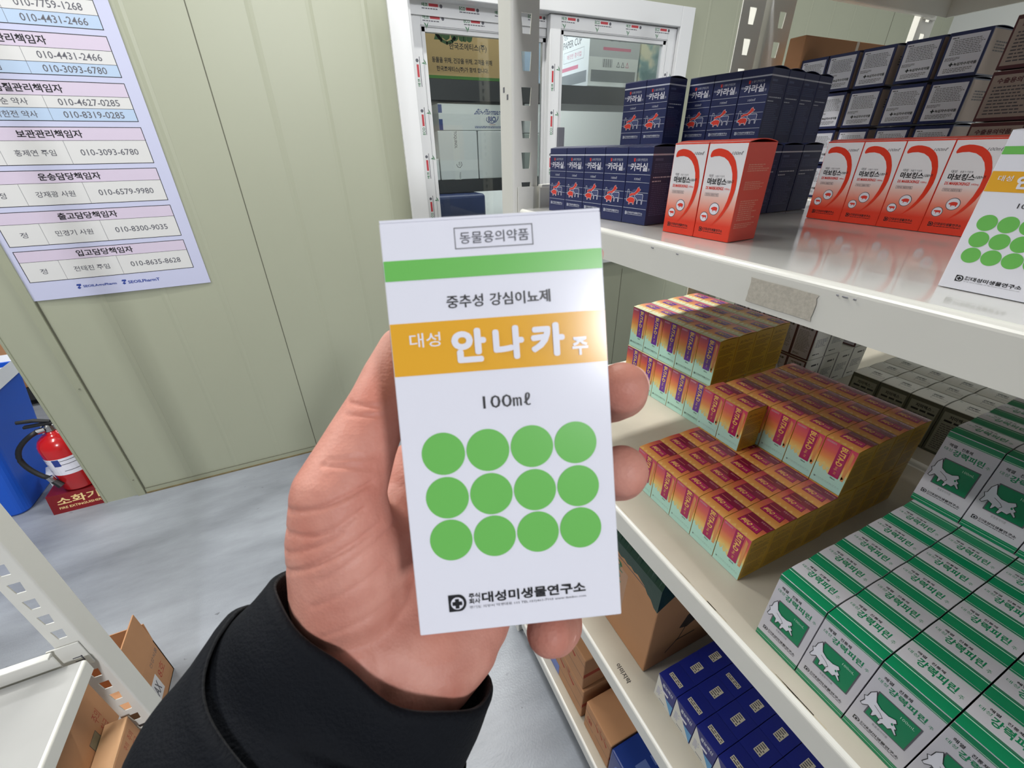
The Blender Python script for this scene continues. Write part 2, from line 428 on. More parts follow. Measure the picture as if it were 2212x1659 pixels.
def sash(x0, x1, z0, z1, y0, side, top, n):
    mb = MB(); th = 0.036
    mb.rbox((x0, y0, z0), (x0+side, y0+th, z1), M['white_pvc'], 0.002, 1); mb.rbox((x1-side, y0, z0), (x1, y0+th, z1), M['white_pvc'], 0.002, 1)
    mb.rbox((x0+side-0.001, y0, z1-top), (x1-side+0.001, y0+th, z1), M['white_pvc'], 0.002, 1); mb.rbox((x0+side-0.001, y0, z0), (x1-side+0.001, y0+th, z0+top), M['white_pvc'], 0.002, 1)
    # glazing bead, stepped back
    b = 0.016
    for a, c in (((x0+side-0.001, y0+0.008, z0+top), (x0+side+b, y0+th-0.004, z1-top)), ((x1-side-b, y0+0.008, z0+top), (x1-side+0.001, y0+th-0.004, z1-top)),
                 ((x0+side, y0+0.008, z1-top-b), (x1-side, y0+th-0.004, z1-top+0.001)), ((x0+side, y0+0.008, z0+top-0.001), (x1-side, y0+th-0.004, z0+top+b))):
        mb.box(a, c, M['white_pvc'])
    f = Face(mb, (x0, y0, z0), (1,0,0), (0,0,1), x1-x0, z1-z0)
    W, H = x1-x0, z1-z0
    f.frame(side-0.004, top-0.004, W-side+0.004, H-top+0.004, 0.0014, M['ink_grey'], 1)
    for i in range(int(H/0.19)):
        for bx in (0.012, W-side+0.012):
            film_text(f, bx, 0.05+i*0.19, 0.18, False, i); leaf(f, bx+0.040, 0.14+i*0.19, 0.022, 0.9)
    for i in range(int(W/0.19)):
        film_text(f, 0.06+i*0.19, H-0.020, 0.17, True, i); leaf(f, 0.075+i*0.19, H-0.042, 0.022)
    s = mb.build('sash', win)
    g = MB(); g.box((x0+side+b-0.002, y0+0.016, z0+top+b-0.002), (x1-side-b+0.002, y0+0.021, z1-top-b+0.002), M['glass'])
    g.build('glass_pane', s)
    return s
sash(0.582, 1.31, 0.957, 2.032, WY+0.056, 0.052, 0.046, 1)
sash(1.250, 2.030, 0.957, 2.068, WY+0.006, 0.062, 0.056, 2)
mb = MB(); mb.rbox((1.305, WY-0.006, 1.50), (1.345, WY+0.010, 1.61), M['ink_grey'], 0.003, 2); mb.build('window_latch', win)

# ================================================================ racks
def slot_plate(mb, o, u, width, z0, z1, sw=0.017, sh=0.027, pitch=0.05, m=None, t=0.0022, taper=0.15, zoff=0.0):
    """sheet-steel strip with a column of tapered hook slots; thickness t along the normal u x z"""
    m = m or M['rack']; o = Vector(o); u = Vector(u); n = u.cross(Vector((0,0,1)))
    us = [0, width/2-sw/2, width/2+sw/2, width]
    zs = []; z = z0
    first = math.ceil((z0-zoff)/pitch)*pitch+zoff
    cs = []
    c = first
    while c+sh/2 < z1-0.004:
        if c-sh/2 > z0+0.004: cs.append(c)
        c += pitch
    def q(a, b, c_, d):
        mb.poly([o+u*p[0]+Vector((0,0,p[1])) for p in (a, b, c_, d)], m)
        mb.poly([o+u*p[0]+Vector((0,0,p[1]))-n*t for p in (d, c_, b, a)], m)
    def wallq(a, b):
        A = o+u*a[0]+Vector((0,0,a[1])); B = o+u*b[0]+Vector((0,0,b[1])); mb.poly([A, B, B-n*t, A-n*t], m)
    prev = z0
    for c in cs:
        a, b = c-sh/2, c+sh/2; ti = sw*taper/2
        q((0, prev), (width, prev), (width, a), (0, a))
        q((0, a), (us[1]+ti, a), (us[1]-ti, b), (0, b)); q((us[2]-ti, a), (width, a), (width, b), (us[2]+ti, b))
        wallq((us[1]+ti, a), (us[2]-ti, a)); wallq((us[2]-ti, a), (us[2]+ti, b)); wallq((us[2]+ti, b), (us[1]-ti, b)); wallq((us[1]-ti, b), (us[1]+ti, a))
        prev = b
    q((0, prev), (width, prev), (width, z1), (0, z1))
    wallq((0, z0), (width, z0)); wallq((width, z0), (width, z1)); wallq((width, z1), (0, z1)); wallq((0, z1), (0, z0))

def post(parent, cx, cy, ux, uy, wA, wB, z1=2.4, slots_on_side=False, z0=0.0):
    """L-section upright: corner at (cx, cy); flange A runs ux along X and carries the slots, flange B runs uy along Y"""
    mb = MB()
    if ux > 0: slot_plate(mb, (cx+0.004, cy, z0), (1,0,0), wA-0.004, z0, z1, zoff=-0.015)
    else: slot_plate(mb, (cx-wA, cy, z0), (1,0,0), wA-0.004, z0, z1, zoff=-0.015)
    t = 0.0022; s = 1 if ux > 0 else -1; q = 1 if uy > 0 else -1
    # rounded bend between the flanges
    N = 5
    for i in range(N):
        a0, a1 = PI/2*i/N, PI/2*(i+1)/N
        p = lambda a, r: (cx + s*(0.004 - r*math.sin(a)), cy + q*(0.004 - r*math.cos(a)))
        A, B = p(a0, 0.004), p(a1, 0.004); C, D = p(a1, 0.004-t), p(a0, 0.004-t)
        mb.poly([(A[0],A[1],z0),(B[0],B[1],z0),(B[0],B[1],z1),(A[0],A[1],z1)], M['rack'])
        mb.poly([(C[0],C[1],z0),(D[0],D[1],z0),(D[0],D[1],z1),(C[0],C[1],z1)], M['rack'])
    ya, yb = (cy+0.004, cy+wB) if q > 0 else (cy-wB, cy-0.004)
    xa, xb = (cx, cx+t) if s > 0 else (cx-t, cx)
    mb.box((xa, ya, z0), (xb, yb, z1), M['rack'])
    for zz in (0.93, 1.585, 2.05):
        if zz < z1-0.05:
            for k, dz in ((0.30, 0.0), (0.62, 0.012)):
                yy = ya + (yb-ya)*k
                fx = xa-0.0004 if s > 0 else xb+0.0004
                mb.box((min(fx, xa), yy-0.003, zz+dz-0.004), (max(fx, xb), yy+0.003, zz+dz+0.004), M['ink_grey'])
    return mb.build('post', parent)

def shelf(parent, xf, xb, y0, y1, zt, lip=0.040, m=None, lipm=None):
    """pressed-steel tray: front edge at xf (facing the aisle), back edge at xb, top surface at zt"""
    m = m or M['deck_dusty']; lipm = lipm or M['rack']; s = 1 if xb > xf else -1
    mb = MB(); r = 0.006; N = 5
    prof = [(xf + s*0.018, zt-lip), (xf, zt-lip)]
    for i in range(N+1):
        a = PI/2*i/N; prof.append((xf + s*(r - r*math.cos(a)), zt - r + r*math.sin(a)))
    for (xa, za), (xc, zc) in zip(prof, prof[1:]):
        pts = [(xa, y0, za), (xc, y0, zc), (xc, y1, zc), (xa, y1, za)]
        mb.poly(pts, lipm)
    mb.poly([(xf+s*r, y0, zt), (xb-s*r, y0, zt), (xb-s*r, y1, zt), (xf+s*r, y1, zt)], m)
    mb.poly([(xf+s*0.001, y0, zt-0.003), (xb, y0, zt-0.003), (xb, y1, zt-0.003), (xf+s*0.001, y1, zt-0.003)], M['rack'])
    mb.box((min(xb-s*r, xb), y0, zt-lip), (max(xb-s*r, xb), y1, zt), M['rack'])
    for yy in (y0, y1):
        mb.poly([(xf, yy, zt-lip), (xb, yy, zt-lip), (xb, yy, zt-0.001), (xf+s*0.002, yy, zt-0.001)], M['rack'])
    # reinforcing channel below
    xm = (xf+xb)/2; mb.box((xm-0.03, y0+0.01, zt-0.030), (xm+0.03, y1-0.01, zt-0.003), M['rack'])
    return mb.build('shelf', parent)

def end_beam(parent, xa, xb, y, zt, bar=True):
    """cross beam hooked into the uprights, its end plates lapping the slotted flanges"""
    mb = MB(); z0, z1 = zt-0.040, zt+0.036
    if bar:
        mb.rbox((xa+0.050, y-0.014, z0), (xb-0.050, y-0.010, z1+0.002), M['rack'], 0.0015, 1)
        mb.rbox((xa+0.048, y-0.026, z1-0.002), (xb-0.048, y-0.010, z1+0.004), M['rack'], 0.0019, 2)
        mb.rbox((xa+0.050, y-0.022, z0), (xb-0.050, y-0.012, z0+0.004), M['rack'], 0.0015, 1)
    for a, b, c in ((xa+0.009, xa+0.062, xa+0.026), (xb-0.062, xb-0.009, xb-0.026)):
        mb.rbox((a, y-0.0045, z0), (b, y-0.0010, z1), M['rack'], 0.0012, 2)
        for dz in (0.020, 0.032):
            mb.box((c-0.008, y-0.0052, z0+dz), (c+0.008, y-0.0040, z0+dz+0.0022), M['ink_grey'])
        mb.box((c+0.006, y-0.0052, z0+0.018), (c+0.0076, y-0.0040, z0+0.036), M['ink_grey'])
        mb.box((c-0.007, y-0.0056, z0+0.024), (c+0.005, y-0.0044, z0+0.031), M['rack'])
    return mb.build('end_beam', parent)

D_TOP, D_UP, D_MID, D_LOW, D_BOT = 1.815, 1.405, 0.970, 0.553, 0.115
rackA = tag(thing('storage_rack', (0.66, 0.8, 0)), 'white steel shelving rack on the right, stacked with medicine cartons, nearest the aisle', 'shelving')
rackA.location = (0, 0, 0)
post(rackA, 0.370, 0.800, 1, 1, 0.052, 0.052, 2.4)
post(rackA, 0.945, 0.800, -1, 1, 0.066, 0.052, 2.4)
for z, m in ((D_TOP, M['deck_dusty']), (D_UP, M['deck_gloss']), (D_MID, M['deck_dusty']), (D_LOW, M['deck_dusty']), (D_BOT, M['deck_dusty'])):
    s = shelf(rackA, 0.370, 0.943, -0.60, 0.770, z, m=m)
    end_beam(rackA, 0.370, 0.945, 0.800, z)
    if z == D_UP:
        mb = MB(); f = Face(mb, (0.3694, 0.2645, z-0.0345), (0,-1,0), (0,0,1), 0.064, 0.023); R = random.Random(4); pts = []
        N = 9
        pts += [(0.064*i/N, 0.0004*R.random()) for i in range(N+1)]; pts += [(0.064-0.0015*R.random(), 0.023*i/7) for i in range(1, 7)]
        pts += [(0.064*(1-i/N), 0.023-0.0004*R.random()) for i in range(N+1)]; pts += [(0.0012*R.random(), 0.023*(1-i/7)) for i in range(1, 7)]
        f.poly(pts, M['paper_tape'], 1)
        t = mb.build('tape_label', s); t['label'] = 'blank strip of speckled paper tape'
        mb = MB()   # chipped paint on the shelf edge
        for yy, wd in ((0.18, 0.004), (0.174, 0.002), (0.187, 0.0015), (0.40, 0.004), (0.36, 0.003)): mb.rbox((0.3690, yy, z-0.0085), (0.3703, yy+wd, z-0.0075), M['fine_grey'], 0.0002, 1)
        mb.build('paint_chip', s)
    if z == D_LOW:
        mb = MB(); f = Face(mb, (0.382, 0.358, z), (0,-1,0), (1,0,0), 0.05, 0.02)
        f.text('아미지락', 0.004, 0.006, 0.044, 0.017, M['black'], 2, 0.02)
        t = mb.build('handwriting', s); t['label'] = 'pen note written on the shelf surface'
    if z == D_MID:
        mb = MB(); R = random.Random(8)
        for i in range(26):
            yy = -0.2+0.75*R.random(); L = 0.01+0.03*R.random()
            mb.box((0.3765+0.001*R.random(), yy, z-.001), (0.3778+0.0005*R.random(), yy+L, z+0.00015), M['scuff'])
        mb.build('edge_grime', s)
rackB = tag(thing('storage_rack', (0, 0, 0)), 'white steel rack standing back to back behind the right-hand rack, with brown carton', 'shelving')
post(rackB, 0.962, 0.800, 1, 1, 0.070, 0.052, 2.4)
post(rackB, 1.560, 0.800, -1, 1, 0.070, 0.052, 2.4)
for z in (D_TOP, D_UP, D_MID):
    shelf(rackB, 0.960, 1.545, -0.60, 0.770, z)
    end_beam(rackB, 0.960, 1.560, 0.800, z)
rackL = tag(thing('storage_rack', (0, 0, 0)), 'white steel rack at the lower left with one bare shelf and kraft boxes below', 'shelving')
post(rackL, -0.626, 0.862, -1, 1, 0.048, 0.054, 2.4)
post(rackL, -1.150, 0.862, 1, 1, 0.048, 0.054, 2.4)
for z in (0.565, 0.205):
    shelf(rackL, -0.630, -1.145, -0.60, 0.838, z, lip=0.036, m=M['deck_white'])
    end_beam(rackL, -1.150, -0.626, 0.862, z, z > 0.4)
# ================================================================ printed cartons
def c_mat(name, rgb, rough=0.32): return mat('print_'+name, rgb, rough)
WHITE = c_mat('carton_white', (232, 232, 242), 0.20)
GREEN = c_mat('leaf_green', (112, 190, 92), 0.30)
AMBER = c_mat('amber', (232, 172, 52), 0.20)
NAVY = c_mat('navy', (38, 46, 92), 0.34)
NAVY_LT = c_mat('slate_blue', (78, 86, 128))
PALE = c_mat('pale_line', (206, 210, 222))
RED = c_mat('red', (226, 66, 52))
ORANGE = c_mat('orange_red', (228, 62, 38), 0.28)
GOLD = c_mat('gold', (240, 196, 96))
MAG = c_mat('magenta', (170, 30, 92), 0.24)
PURP = c_mat('purple', (104, 50, 156), 0.26)
YEL = c_mat('ochre', (206, 164, 50), 0.35)
BROWN = c_mat('brown_ink', (120, 84, 24))
MINT = c_mat('mint', (184, 228, 214), 0.26)
CREAM = c_mat('cream_diamond', (232, 208, 132), 0.26)
EMER = c_mat('emerald', (0, 132, 86), 0.28)
LINE = c_mat('fine_white_line', (196, 226, 210))
OLIVE = c_mat('olive_grey', (140, 142, 128), 0.5)
OLIVE_D = c_mat('olive_dark', (82, 84, 70), 0.5)
OFFW = c_mat('offwhite', (220, 219, 212), 0.45)
PANEL = c_mat('lilac_panel', (198, 194, 206), 0.45)
MAROON = c_mat('maroon', (92, 48, 52), 0.5)
ROYAL = c_mat('royal_blue', (20, 32, 122), 0.35)
SKY = c_mat('sky_blue', (92, 160, 212), 0.35)
STICK = c_mat('sticker_paper', (206, 198, 178), 0.6)
TAUPE = c_mat('taupe_board', (176, 160, 148), 0.5)

def company(f, x0, y0, x1, y1, ink, paper, res=2, small=None):
    """cross-in-a-rounded-square mark followed by the maker's name"""
    s = (y1-y0); r = s*0.5; cx, cy = x0+r, (y0+y1)/2
    pts = [(x0, y0), (x0+s*0.6, y0)] + [(x0+s*0.6+s*0.42*math.cos(a), cy+r*math.sin(a)) for a in [(-PI/2+PI*k/10) for k in range(1, 10)]] + [(x0+s*0.6, y1), (x0, y1)]
    f.poly(pts, ink, 2); f.circle(cx, cy, r*0.74, paper, 3, 18)
    t = r*0.22; a = r*0.56
    f.rect(cx-a, cy-t, cx+a, cy+t, ink, 4); f.rect(cx-t, cy-a, cx+t, cy+a, ink, 5)
    tx = x0+s*1.18; k = (x1-tx); ty = y0+s*0.36
    f.text('주식', tx, (ty+y1)/2+s*0.01, tx+k*0.095, y1, ink, 2, 0.02, res=res); f.text('회사', tx, ty, tx+k*0.095, (ty+y1)/2-s*0.01, ink, 2, 0.02, res=res)
    f.text('대성미생물연구소', tx+k*0.11, ty, x1, y1, ink, 2, 0.025, res=res)
    if small: f.text(small, tx, y0+s*0.04, x1, y0+s*0.24, M['ink_grey'], 2, 0.0, res=1)
    else: f.fine(tx, y0, x1, y0+s*0.22, 1, ink, 2, 5, 0.6, 0.0)

PIG = [(.0,.52),(.06,.60),(.12,.72),(.2,.74),(.26,.82),(.5,.9),(.75,.88),(.93,.78),(1.0,.6),(.97,.42),(.93,.3),(.9,.05),(.82,.05),(.8,.28),(.62,.24),(.42,.26),(.38,.04),(.3,.04),(.29,.3),(.18,.38),(.06,.42)]
COW = [(.0,.62),(.05,.74),(.12,.86),(.2,.80),(.3,.86),(.95,.86),(1.0,.76),(1.0,.5),(.96,.05),(.88,.05),(.86,.4),(.45,.36),(.42,.05),(.34,.05),(.32,.4),(.2,.5),(.1,.52)]
HORSE = [(.0,.0),(.02,.25),(.2,.38),(.45,.42),(.62,.62),(.72,.9),(.86,1.0),(.84,.88),(1.0,.76),(.92,.62),(.8,.5),(.66,.36),(.52,.2),(.34,.22),(.16,.14)]
def sil(f, pts, x0, y0, x1, y1, m, l): f.poly([(x0+p[0]*(x1-x0), y0+p[1]*(y1-y0)) for p in pts], m, l)
def outline(f, pts, x0, y0, x1, y1, t, m, l): f.ring([(x0+p[0]*(x1-x0), y0+p[1]*(y1-y0)) for p in pts], t, m, l)

def p_white(F, res=2):                                  # white carton, green and amber bands, twelve dots
    mm = 0.001; sx = 1.0
    for side in ('front', 'back'):
        f = F[side]
        def R(x0, y0, x1, y1, m, l=1): f.rect(x0*mm, y0*mm, x1*mm, y1*mm, m, l)
        def T(s, x0, y0, x1, y1, m, b=0.0, l=3): f.text(s, x0*mm, y0*mm, x1*mm, y1*mm, m, l, b, res=res)
        f.frame(17.2*mm, 95.1*mm, 35.5*mm, 99.8*mm, 0.25*mm, M['fine_grey'], 1)
        T('동물용의약품', 18.4, 96.1, 34.6, 98.8, M['ink_grey'], 0.0)
        R(0.2, 88.5, 51.8, 93.2, GREEN)
        T('중추성', 14.0, 81.4, 22.7, 84.4, M['black'], 0.012); T('강심이뇨제', 24.3, 81.4, 38.8, 84.4, M['black'], 0.012)
        R(0.2, 66.1, 51.8, 78.6, AMBER)
        T('대성', 4.5, 72.7, 11.8, 76.1, WHITE, 0.006)
        [f.fat(ch, a*mm, 68.3*mm, b*mm, 76.4*mm, WHITE, .00042, 3) for ch, a, b in (('안', 14.3, 22.6), ('나', 24.2, 31.7), ('카', 33.3, 41.6))]
        T('주', 43.3, 68.1, 47.2, 72.5, WHITE, 0.03)
        T('100', 20.7, 56.8, 27.7, 59.9, M['black'], 0.0); T('㎖', 28.0, 56.8, 32.3, 60.0, M['black'], 0.0)
        for y in (24.5, 35.4, 46.5):
            for x in (10.0, 20.9, 31.8, 42.7): f.circle(x*mm, y*mm, 5.28*mm, GREEN, 1, 40)
        company(f, 7.9*mm, 5.7*mm, 43.0*mm, 10.1*mm, M['black'], WHITE, res, '경기도 의왕시 덕영대로 103 TEL.031)461-7103 www.dsmbio.com')
    for side in ('left', 'right'):
        f = F[side]
        f.rect(0.0004, 0.0885, f.w-0.0004, 0.0932, GREEN, 1); f.rect(0.0004, 0.0661, f.w-0.0004, 0.0786, AMBER, 1)
        f.fine(0.005, 0.012, f.w-0.005, 0.060, 16, M['fine_grey'], 1, 3)
def l_white(f): f.text('대성 안나카주', f.w*0.2, f.h*0.4, f.w*0.8, f.h*0.6, M['ink_grey'], 1, 0.01)

def p_navy(F):
    f = F['front']; w, h = f.w, f.h; u = f.urect
    u(0, .895, 1, .915, PALE)
    for v in (.655, .555, .425, .325, .21): u(0.02, v, .98, v+.005, PALE)
    f.text('말', .26*w, .82*h, .34*w, .865*h, RED, 1, 0.04); f.text('소 돼지 면역증강제', .36*w, .825*h, .80*w, .86*h, PALE, 1)
    f.text('대성', .04*w, .755*h, .17*w, .785*h, PALE, 1, 0.01)
    f.fat('카라실', .16*w, .70*h, .84*w, .805*h, WHITE, .0003, 1, 2); f.text('주', .86*w, .70*h, .93*w, .735*h, PALE, 1)
    f.text('100㎖', .36*w, .585*h, .62*w, .62*h, PALE, 1)
    # group of animals: slate disc, red horse and pig, cow in white line
    f.circle(.45*w, .40*h, .15*w, NAVY_LT, 2, 20)
    outline(f, HORSE, .24*w, .36*h, .68*w, .50*h, .018*w, WHITE, 3); sil(f, HORSE, .24*w, .36*h, .68*w, .50*h, RED, 4)
    f.ring([(.12*w,.30*h),(.13*w,.40*h),(.15*w,.46*h),(.20*w,.46*h),(.22*w,.40*h)], .012*w, PALE, 2, False)
    sil(f, COW, .46*w, .27*h, .80*w, .43*h, NAVY_LT, 3); outline(f, COW, .46*w, .27*h, .80*w, .43*h, .015*w, WHITE, 4)
    outline(f, PIG, .14*w, .26*h, .48*w, .37*h, .03*w, WHITE, 5); sil(f, PIG, .14*w, .26*h, .48*w, .37*h, RED, 6)
    company(f, .12*w, .12*h, .86*w, .165*h, PALE, NAVY)
    for k, s in ((1, 'right'), (2, 'left')):
        g = F[s]; g.urect(0, .895, 1, .915, PALE)
        g.urect(.10, .83, .40, .86, NAVY_LT)
        g.fine(.10*g.w, .68*g.h, .92*g.w, .80*g.h, 5, NAVY_LT, 1, k); g.fine(.10*g.w, .61*g.h, .9*g.w, .64*g.h, 1, PALE, 1, k+3)
        g.fine(.08*g.w, .56*g.h, .5*g.w, .59*g.h, 1, PALE, 1, k+9); g.fine(.10*g.w, .12*g.h, .92*g.w, .55*g.h, 17, NAVY_LT, 1, k+5)
def l_navy(f): f.text('카라실', f.w*0.25, f.h*0.4, f.w*0.75, f.h*0.6, PALE, 1, 0.03)

CRES_O = [(.08,.875),(.09,.91),(.14,.935),(.25,.948),(.38,.945),(.52,.925),(.66,.885),(.77,.82),(.85,.735),(.90,.64),(.905,.55),(.88,.46),(.82,.37),(.72,.28),(.60,.21),(.44,.145)]
CRES_I = [(.48,.17),(.60,.245),(.70,.335),(.76,.43),(.79,.53),(.785,.62),(.75,.70),(.68,.77),(.58,.825),(.46,.86),(.32,.875),(.2,.872),(.10,.86)]
def p_orange(F):
    f = F['front']; w, h = f.w, f.h
    f.rect(.0006, .0, w-.0006, h-.0006, ramp_mat('white_to_orange_print', [(0, (226, 60, 36)), (.016, (226, 64, 42)), (.030, (238, 134, 112)), (.045, (240, 200, 190)), (.056, (236, 234, 238)), (.11, (236, 235, 240))]), 1)
    n = 13
    O = CRES_O; I = CRES_I[::-1]
    def samp(P, t):
        x = t*(len(P)-1); i = min(int(x), len(P)-2); k = x-i; return (P[i][0]*(1-k)+P[i+1][0]*k, P[i][1]*(1-k)+P[i+1][1]*k)
    for i in range(24):
        a, b = i/24, (i+1)/24
        f.upoly([samp(I, a), samp(I, b), samp(O, b), samp(O, a)], ORANGE, 3)
    f.text('100㎖', .64*w, .885*h, .90*w, .92*h, M['ink_grey'], 2, 0.0, shear=0.1)
    f.text('대성', .15*w, .662*h, .26*w, .692*h, M['ink_grey'], 4, 0.0); f.text('호흡기 치료제', .32*w, .664*h, .56*w, .685*h, M['fine_grey'], 4)
    f.fat('마보킹스', .13*w, .585*h, .64*w, .655*h, M['black'], .00016, 4, 2); f.text('100주', .65*w, .605*h, .83*w, .64*h, M['black'], 4, 0.0, shear=0.1)
    f.text('DS MARBOKINGS', .12*w, .535*h, .60*w, .568*h, RED, 4, 0.02); f.text('100inj', .63*w, .535*h, .76*w, .56*h, RED, 4)
    f.frame(.13*w, .468*h, .50*w, .498*h, .006*w, M['fine_grey'], 2); f.text('처방대상 동물용의약품', .15*w, .472*h, .48*w, .494*h, M['ink_grey'], 3)
    for x, y, r, P in ((.46, .335, .125, PIG), (.215, .24, .10, COW)):
        f.circle(x*w, y*h, (r+.014)*w, M['ink_grey'], 2, 26); f.circle(x*w, y*h, r*w, WHITE, 3, 26)
        sil(f, P, (x-r*.72)*w, y*h-r*.5*w, (x+r*.72)*w, y*h+r*.5*w, RED, 4)
    company(f, .14*w, .075*h, .80*w, .125*h, M['black'], ORANGE)
    for k, s in ((1, 'right'), (2, 'left')):
        g = F[s]; INK = c_mat('salmon_fine', (236, 140, 118))
        for a, b, n_ in ((.72, .80, 4), (.54, .63, 5), (.22, .44, 10)): g.fine(.14*g.w, a*g.h, .9*g.w, b*g.h, n_, INK, 1, k+n_)
        g.fine(.10*g.w, .14*g.h, .86*g.w, .20*g.h, 3, INK, 1, k)
def l_orange(f): f.rect(0, 0, f.w, 0.0012, WHITE, 1)

def p_buta(purple):
    top = (150, 56, 104) if purple else (204, 64, 104)
    def paint(F):
        f = F['front']; w, h = f.w, f.h; band = PURP if purple else MAG
        k = h/0.079
        f.rect(.0003, .0, w-.0003, h-.0003, ramp_mat('sunset_print_'+('purple' if purple else 'magenta'), [(0, (168, 208, 200)), (.010*k, (184, 228, 214)), (.030*k, (206, 220, 170)), (.036*k, (240, 206, 120)), (.048*k, (234, 150, 82)), (.060*k, (222, 102, 86)), (.079*k, top)], rough=0.24), 1)
        # stepped diamonds falling into mint
        zig = [(0, .44), (.04, .40), (.08, .44), (.15, .36), (.22, .43), (.30, .33), (.37, .41), (.46, .30), (.56, .38), (.78, .31), (.84, .37), (.90, .30), (.95, .36), (1.0, .33)]
        f.upoly([(0.007, 0.0)] + [(.993, 0.0)] + [(min(.993, max(.007, x)), y) for x, y in zig[::-1]], MINT, 2)
        for x, y, s in ((.15, .40, .07), (.30, .38, .08), (.44, .36, .08), (.86, .36, .05), (.24, .46, .07)):
            f.upoly([(x-s, y), (x, y-s*.75), (x+s, y), (x, y+s*.75)], CREAM, 3)
        f.upoly([(.46, .30), (.78, .30), (.78, .995), (.46, .995)], band, 4)
        f.upoly([(.84, .30), (.93, .30), (.93, .90), (.84, .95)], c_mat('orange_strip', (222, 150, 92)), 3)
        f.text('BUTA-D', .53*w, .56*h, .72*w, .965*h, GOLD, 5, 0.03, rot=-90); f.text('inj.', .55*w, .44*h, .66*w, .53*h, GOLD, 5, 0.0, rot=-90)
        f.text('주사', .58*w, .36*h, .66*w, .42*h, GOLD, 5, 0, rot=-90); f.text('부타', .74*w, .90*h, .775*w, .965*h, GOLD, 5, 0, rot=-90)
        f.urect(.06, .935, .36, .97, c_mat('pink_strip', (216, 150, 160)), 3); f.text('동물용의약품', .07*w, .94*h, .35*w, .965*h, band, 4)
        f.text('50mL', .55*w, .245*h, .72*w, .275*h, M['black'], 4, 0.01)
        company(f, .08*w, .10*h, .93*w, .145*h, M['black'], MINT)
        for n_, s in ((1, 'right'), (2, 'left')):
            g = F[s]; g.rect(.0002, 0, g.w-.0002, g.h, YEL, 1)
            g.text('BUTA-D', .16*g.w, .84*g.h, .64*g.w, .895*g.h, BROWN, 2, 0.01, shear=0.15); g.text('inj.', .68*g.w, .845*g.h, .86*g.w, .88*g.h, BROWN, 2)
            g.fine(.08*g.w, .68*g.h, .94*g.w, .80*g.h, 5, BROWN, 2, n_, .42); g.fine(.08*g.w, .40*g.h, .94*g.w, .65*g.h, 9, BROWN, 2, n_+3, .42)
            g.fine(.08*g.w, .06*g.h, .94*g.w, .36*g.h, 11, BROWN, 2, n_+7, .42)
    def lid(f):
        w, d = f.w, f.h; band = PURP if purple else MAG
        if purple:
            f.rect(0, 0, w, d, ramp_mat('lid_sunset_purple', [(-.026, (206, 222, 200)), (-.016, (232, 214, 150)), (-.004, (222, 150, 92)), (.026, (206, 96, 128))], axis=1, rough=0.25), 1)
            for i in range(5): f.upoly([(.2*i, .12), (.2*i+.1, .30), (.2*i+.2, .12)], c_mat('pale_cream', (226, 226, 196)), 2)
            f.upoly([(.28, .42), (.92, .42), (.92, .80), (.28, .80)], band, 3)
            f.text('부타-D', .34*w, .48*d, .66*w, .74*d, GOLD, 4, 0.03, shear=0.15); f.text('주사액', .70*w, .52*d, .86*w, .66*d, GOLD, 4)
        else:
            f.rect(0, 0, w, d, ramp_mat('lid_sunset_magenta', [(-.022, (226, 168, 96)), (-.012, (214, 140, 72)), (.0, (206, 104, 70)), (.022, (186, 60, 78))], axis=1, rough=0.16), 1)
            f.upoly([(.20, .30), (.90, .30), (.86, .62), (1.0, .62), (1.0, 1.0), (.20, 1.0)], c_mat('wine', (128, 22, 58), 0.16), 2)
            f.upoly([(.22, .32), (.88, .32), (.84, .60), (.22, .60)], band, 3)
            f.text('부타-D', .26*w, .36*d, .58*w, .57*d, GOLD, 4, 0.03, shear=0.2); f.text('주사액', .62*w, .38*d, .80*w, .50*d, GOLD, 4)
            f.urect(.24, .74, .60, .755, c_mat('orange_strip', (222, 150, 92)), 3); f.text('동물용의약품', .62*w, .84*d, .97*w, .92*d, c_mat('pink_strip', (216, 150, 160)), 3)
            for i in range(4): f.upoly([(.05+.2*i, .0), (.13+.2*i, .12), (.21+.2*i, .0)], c_mat('pale_gold', (222, 172, 100)), 2)
    return paint, lid

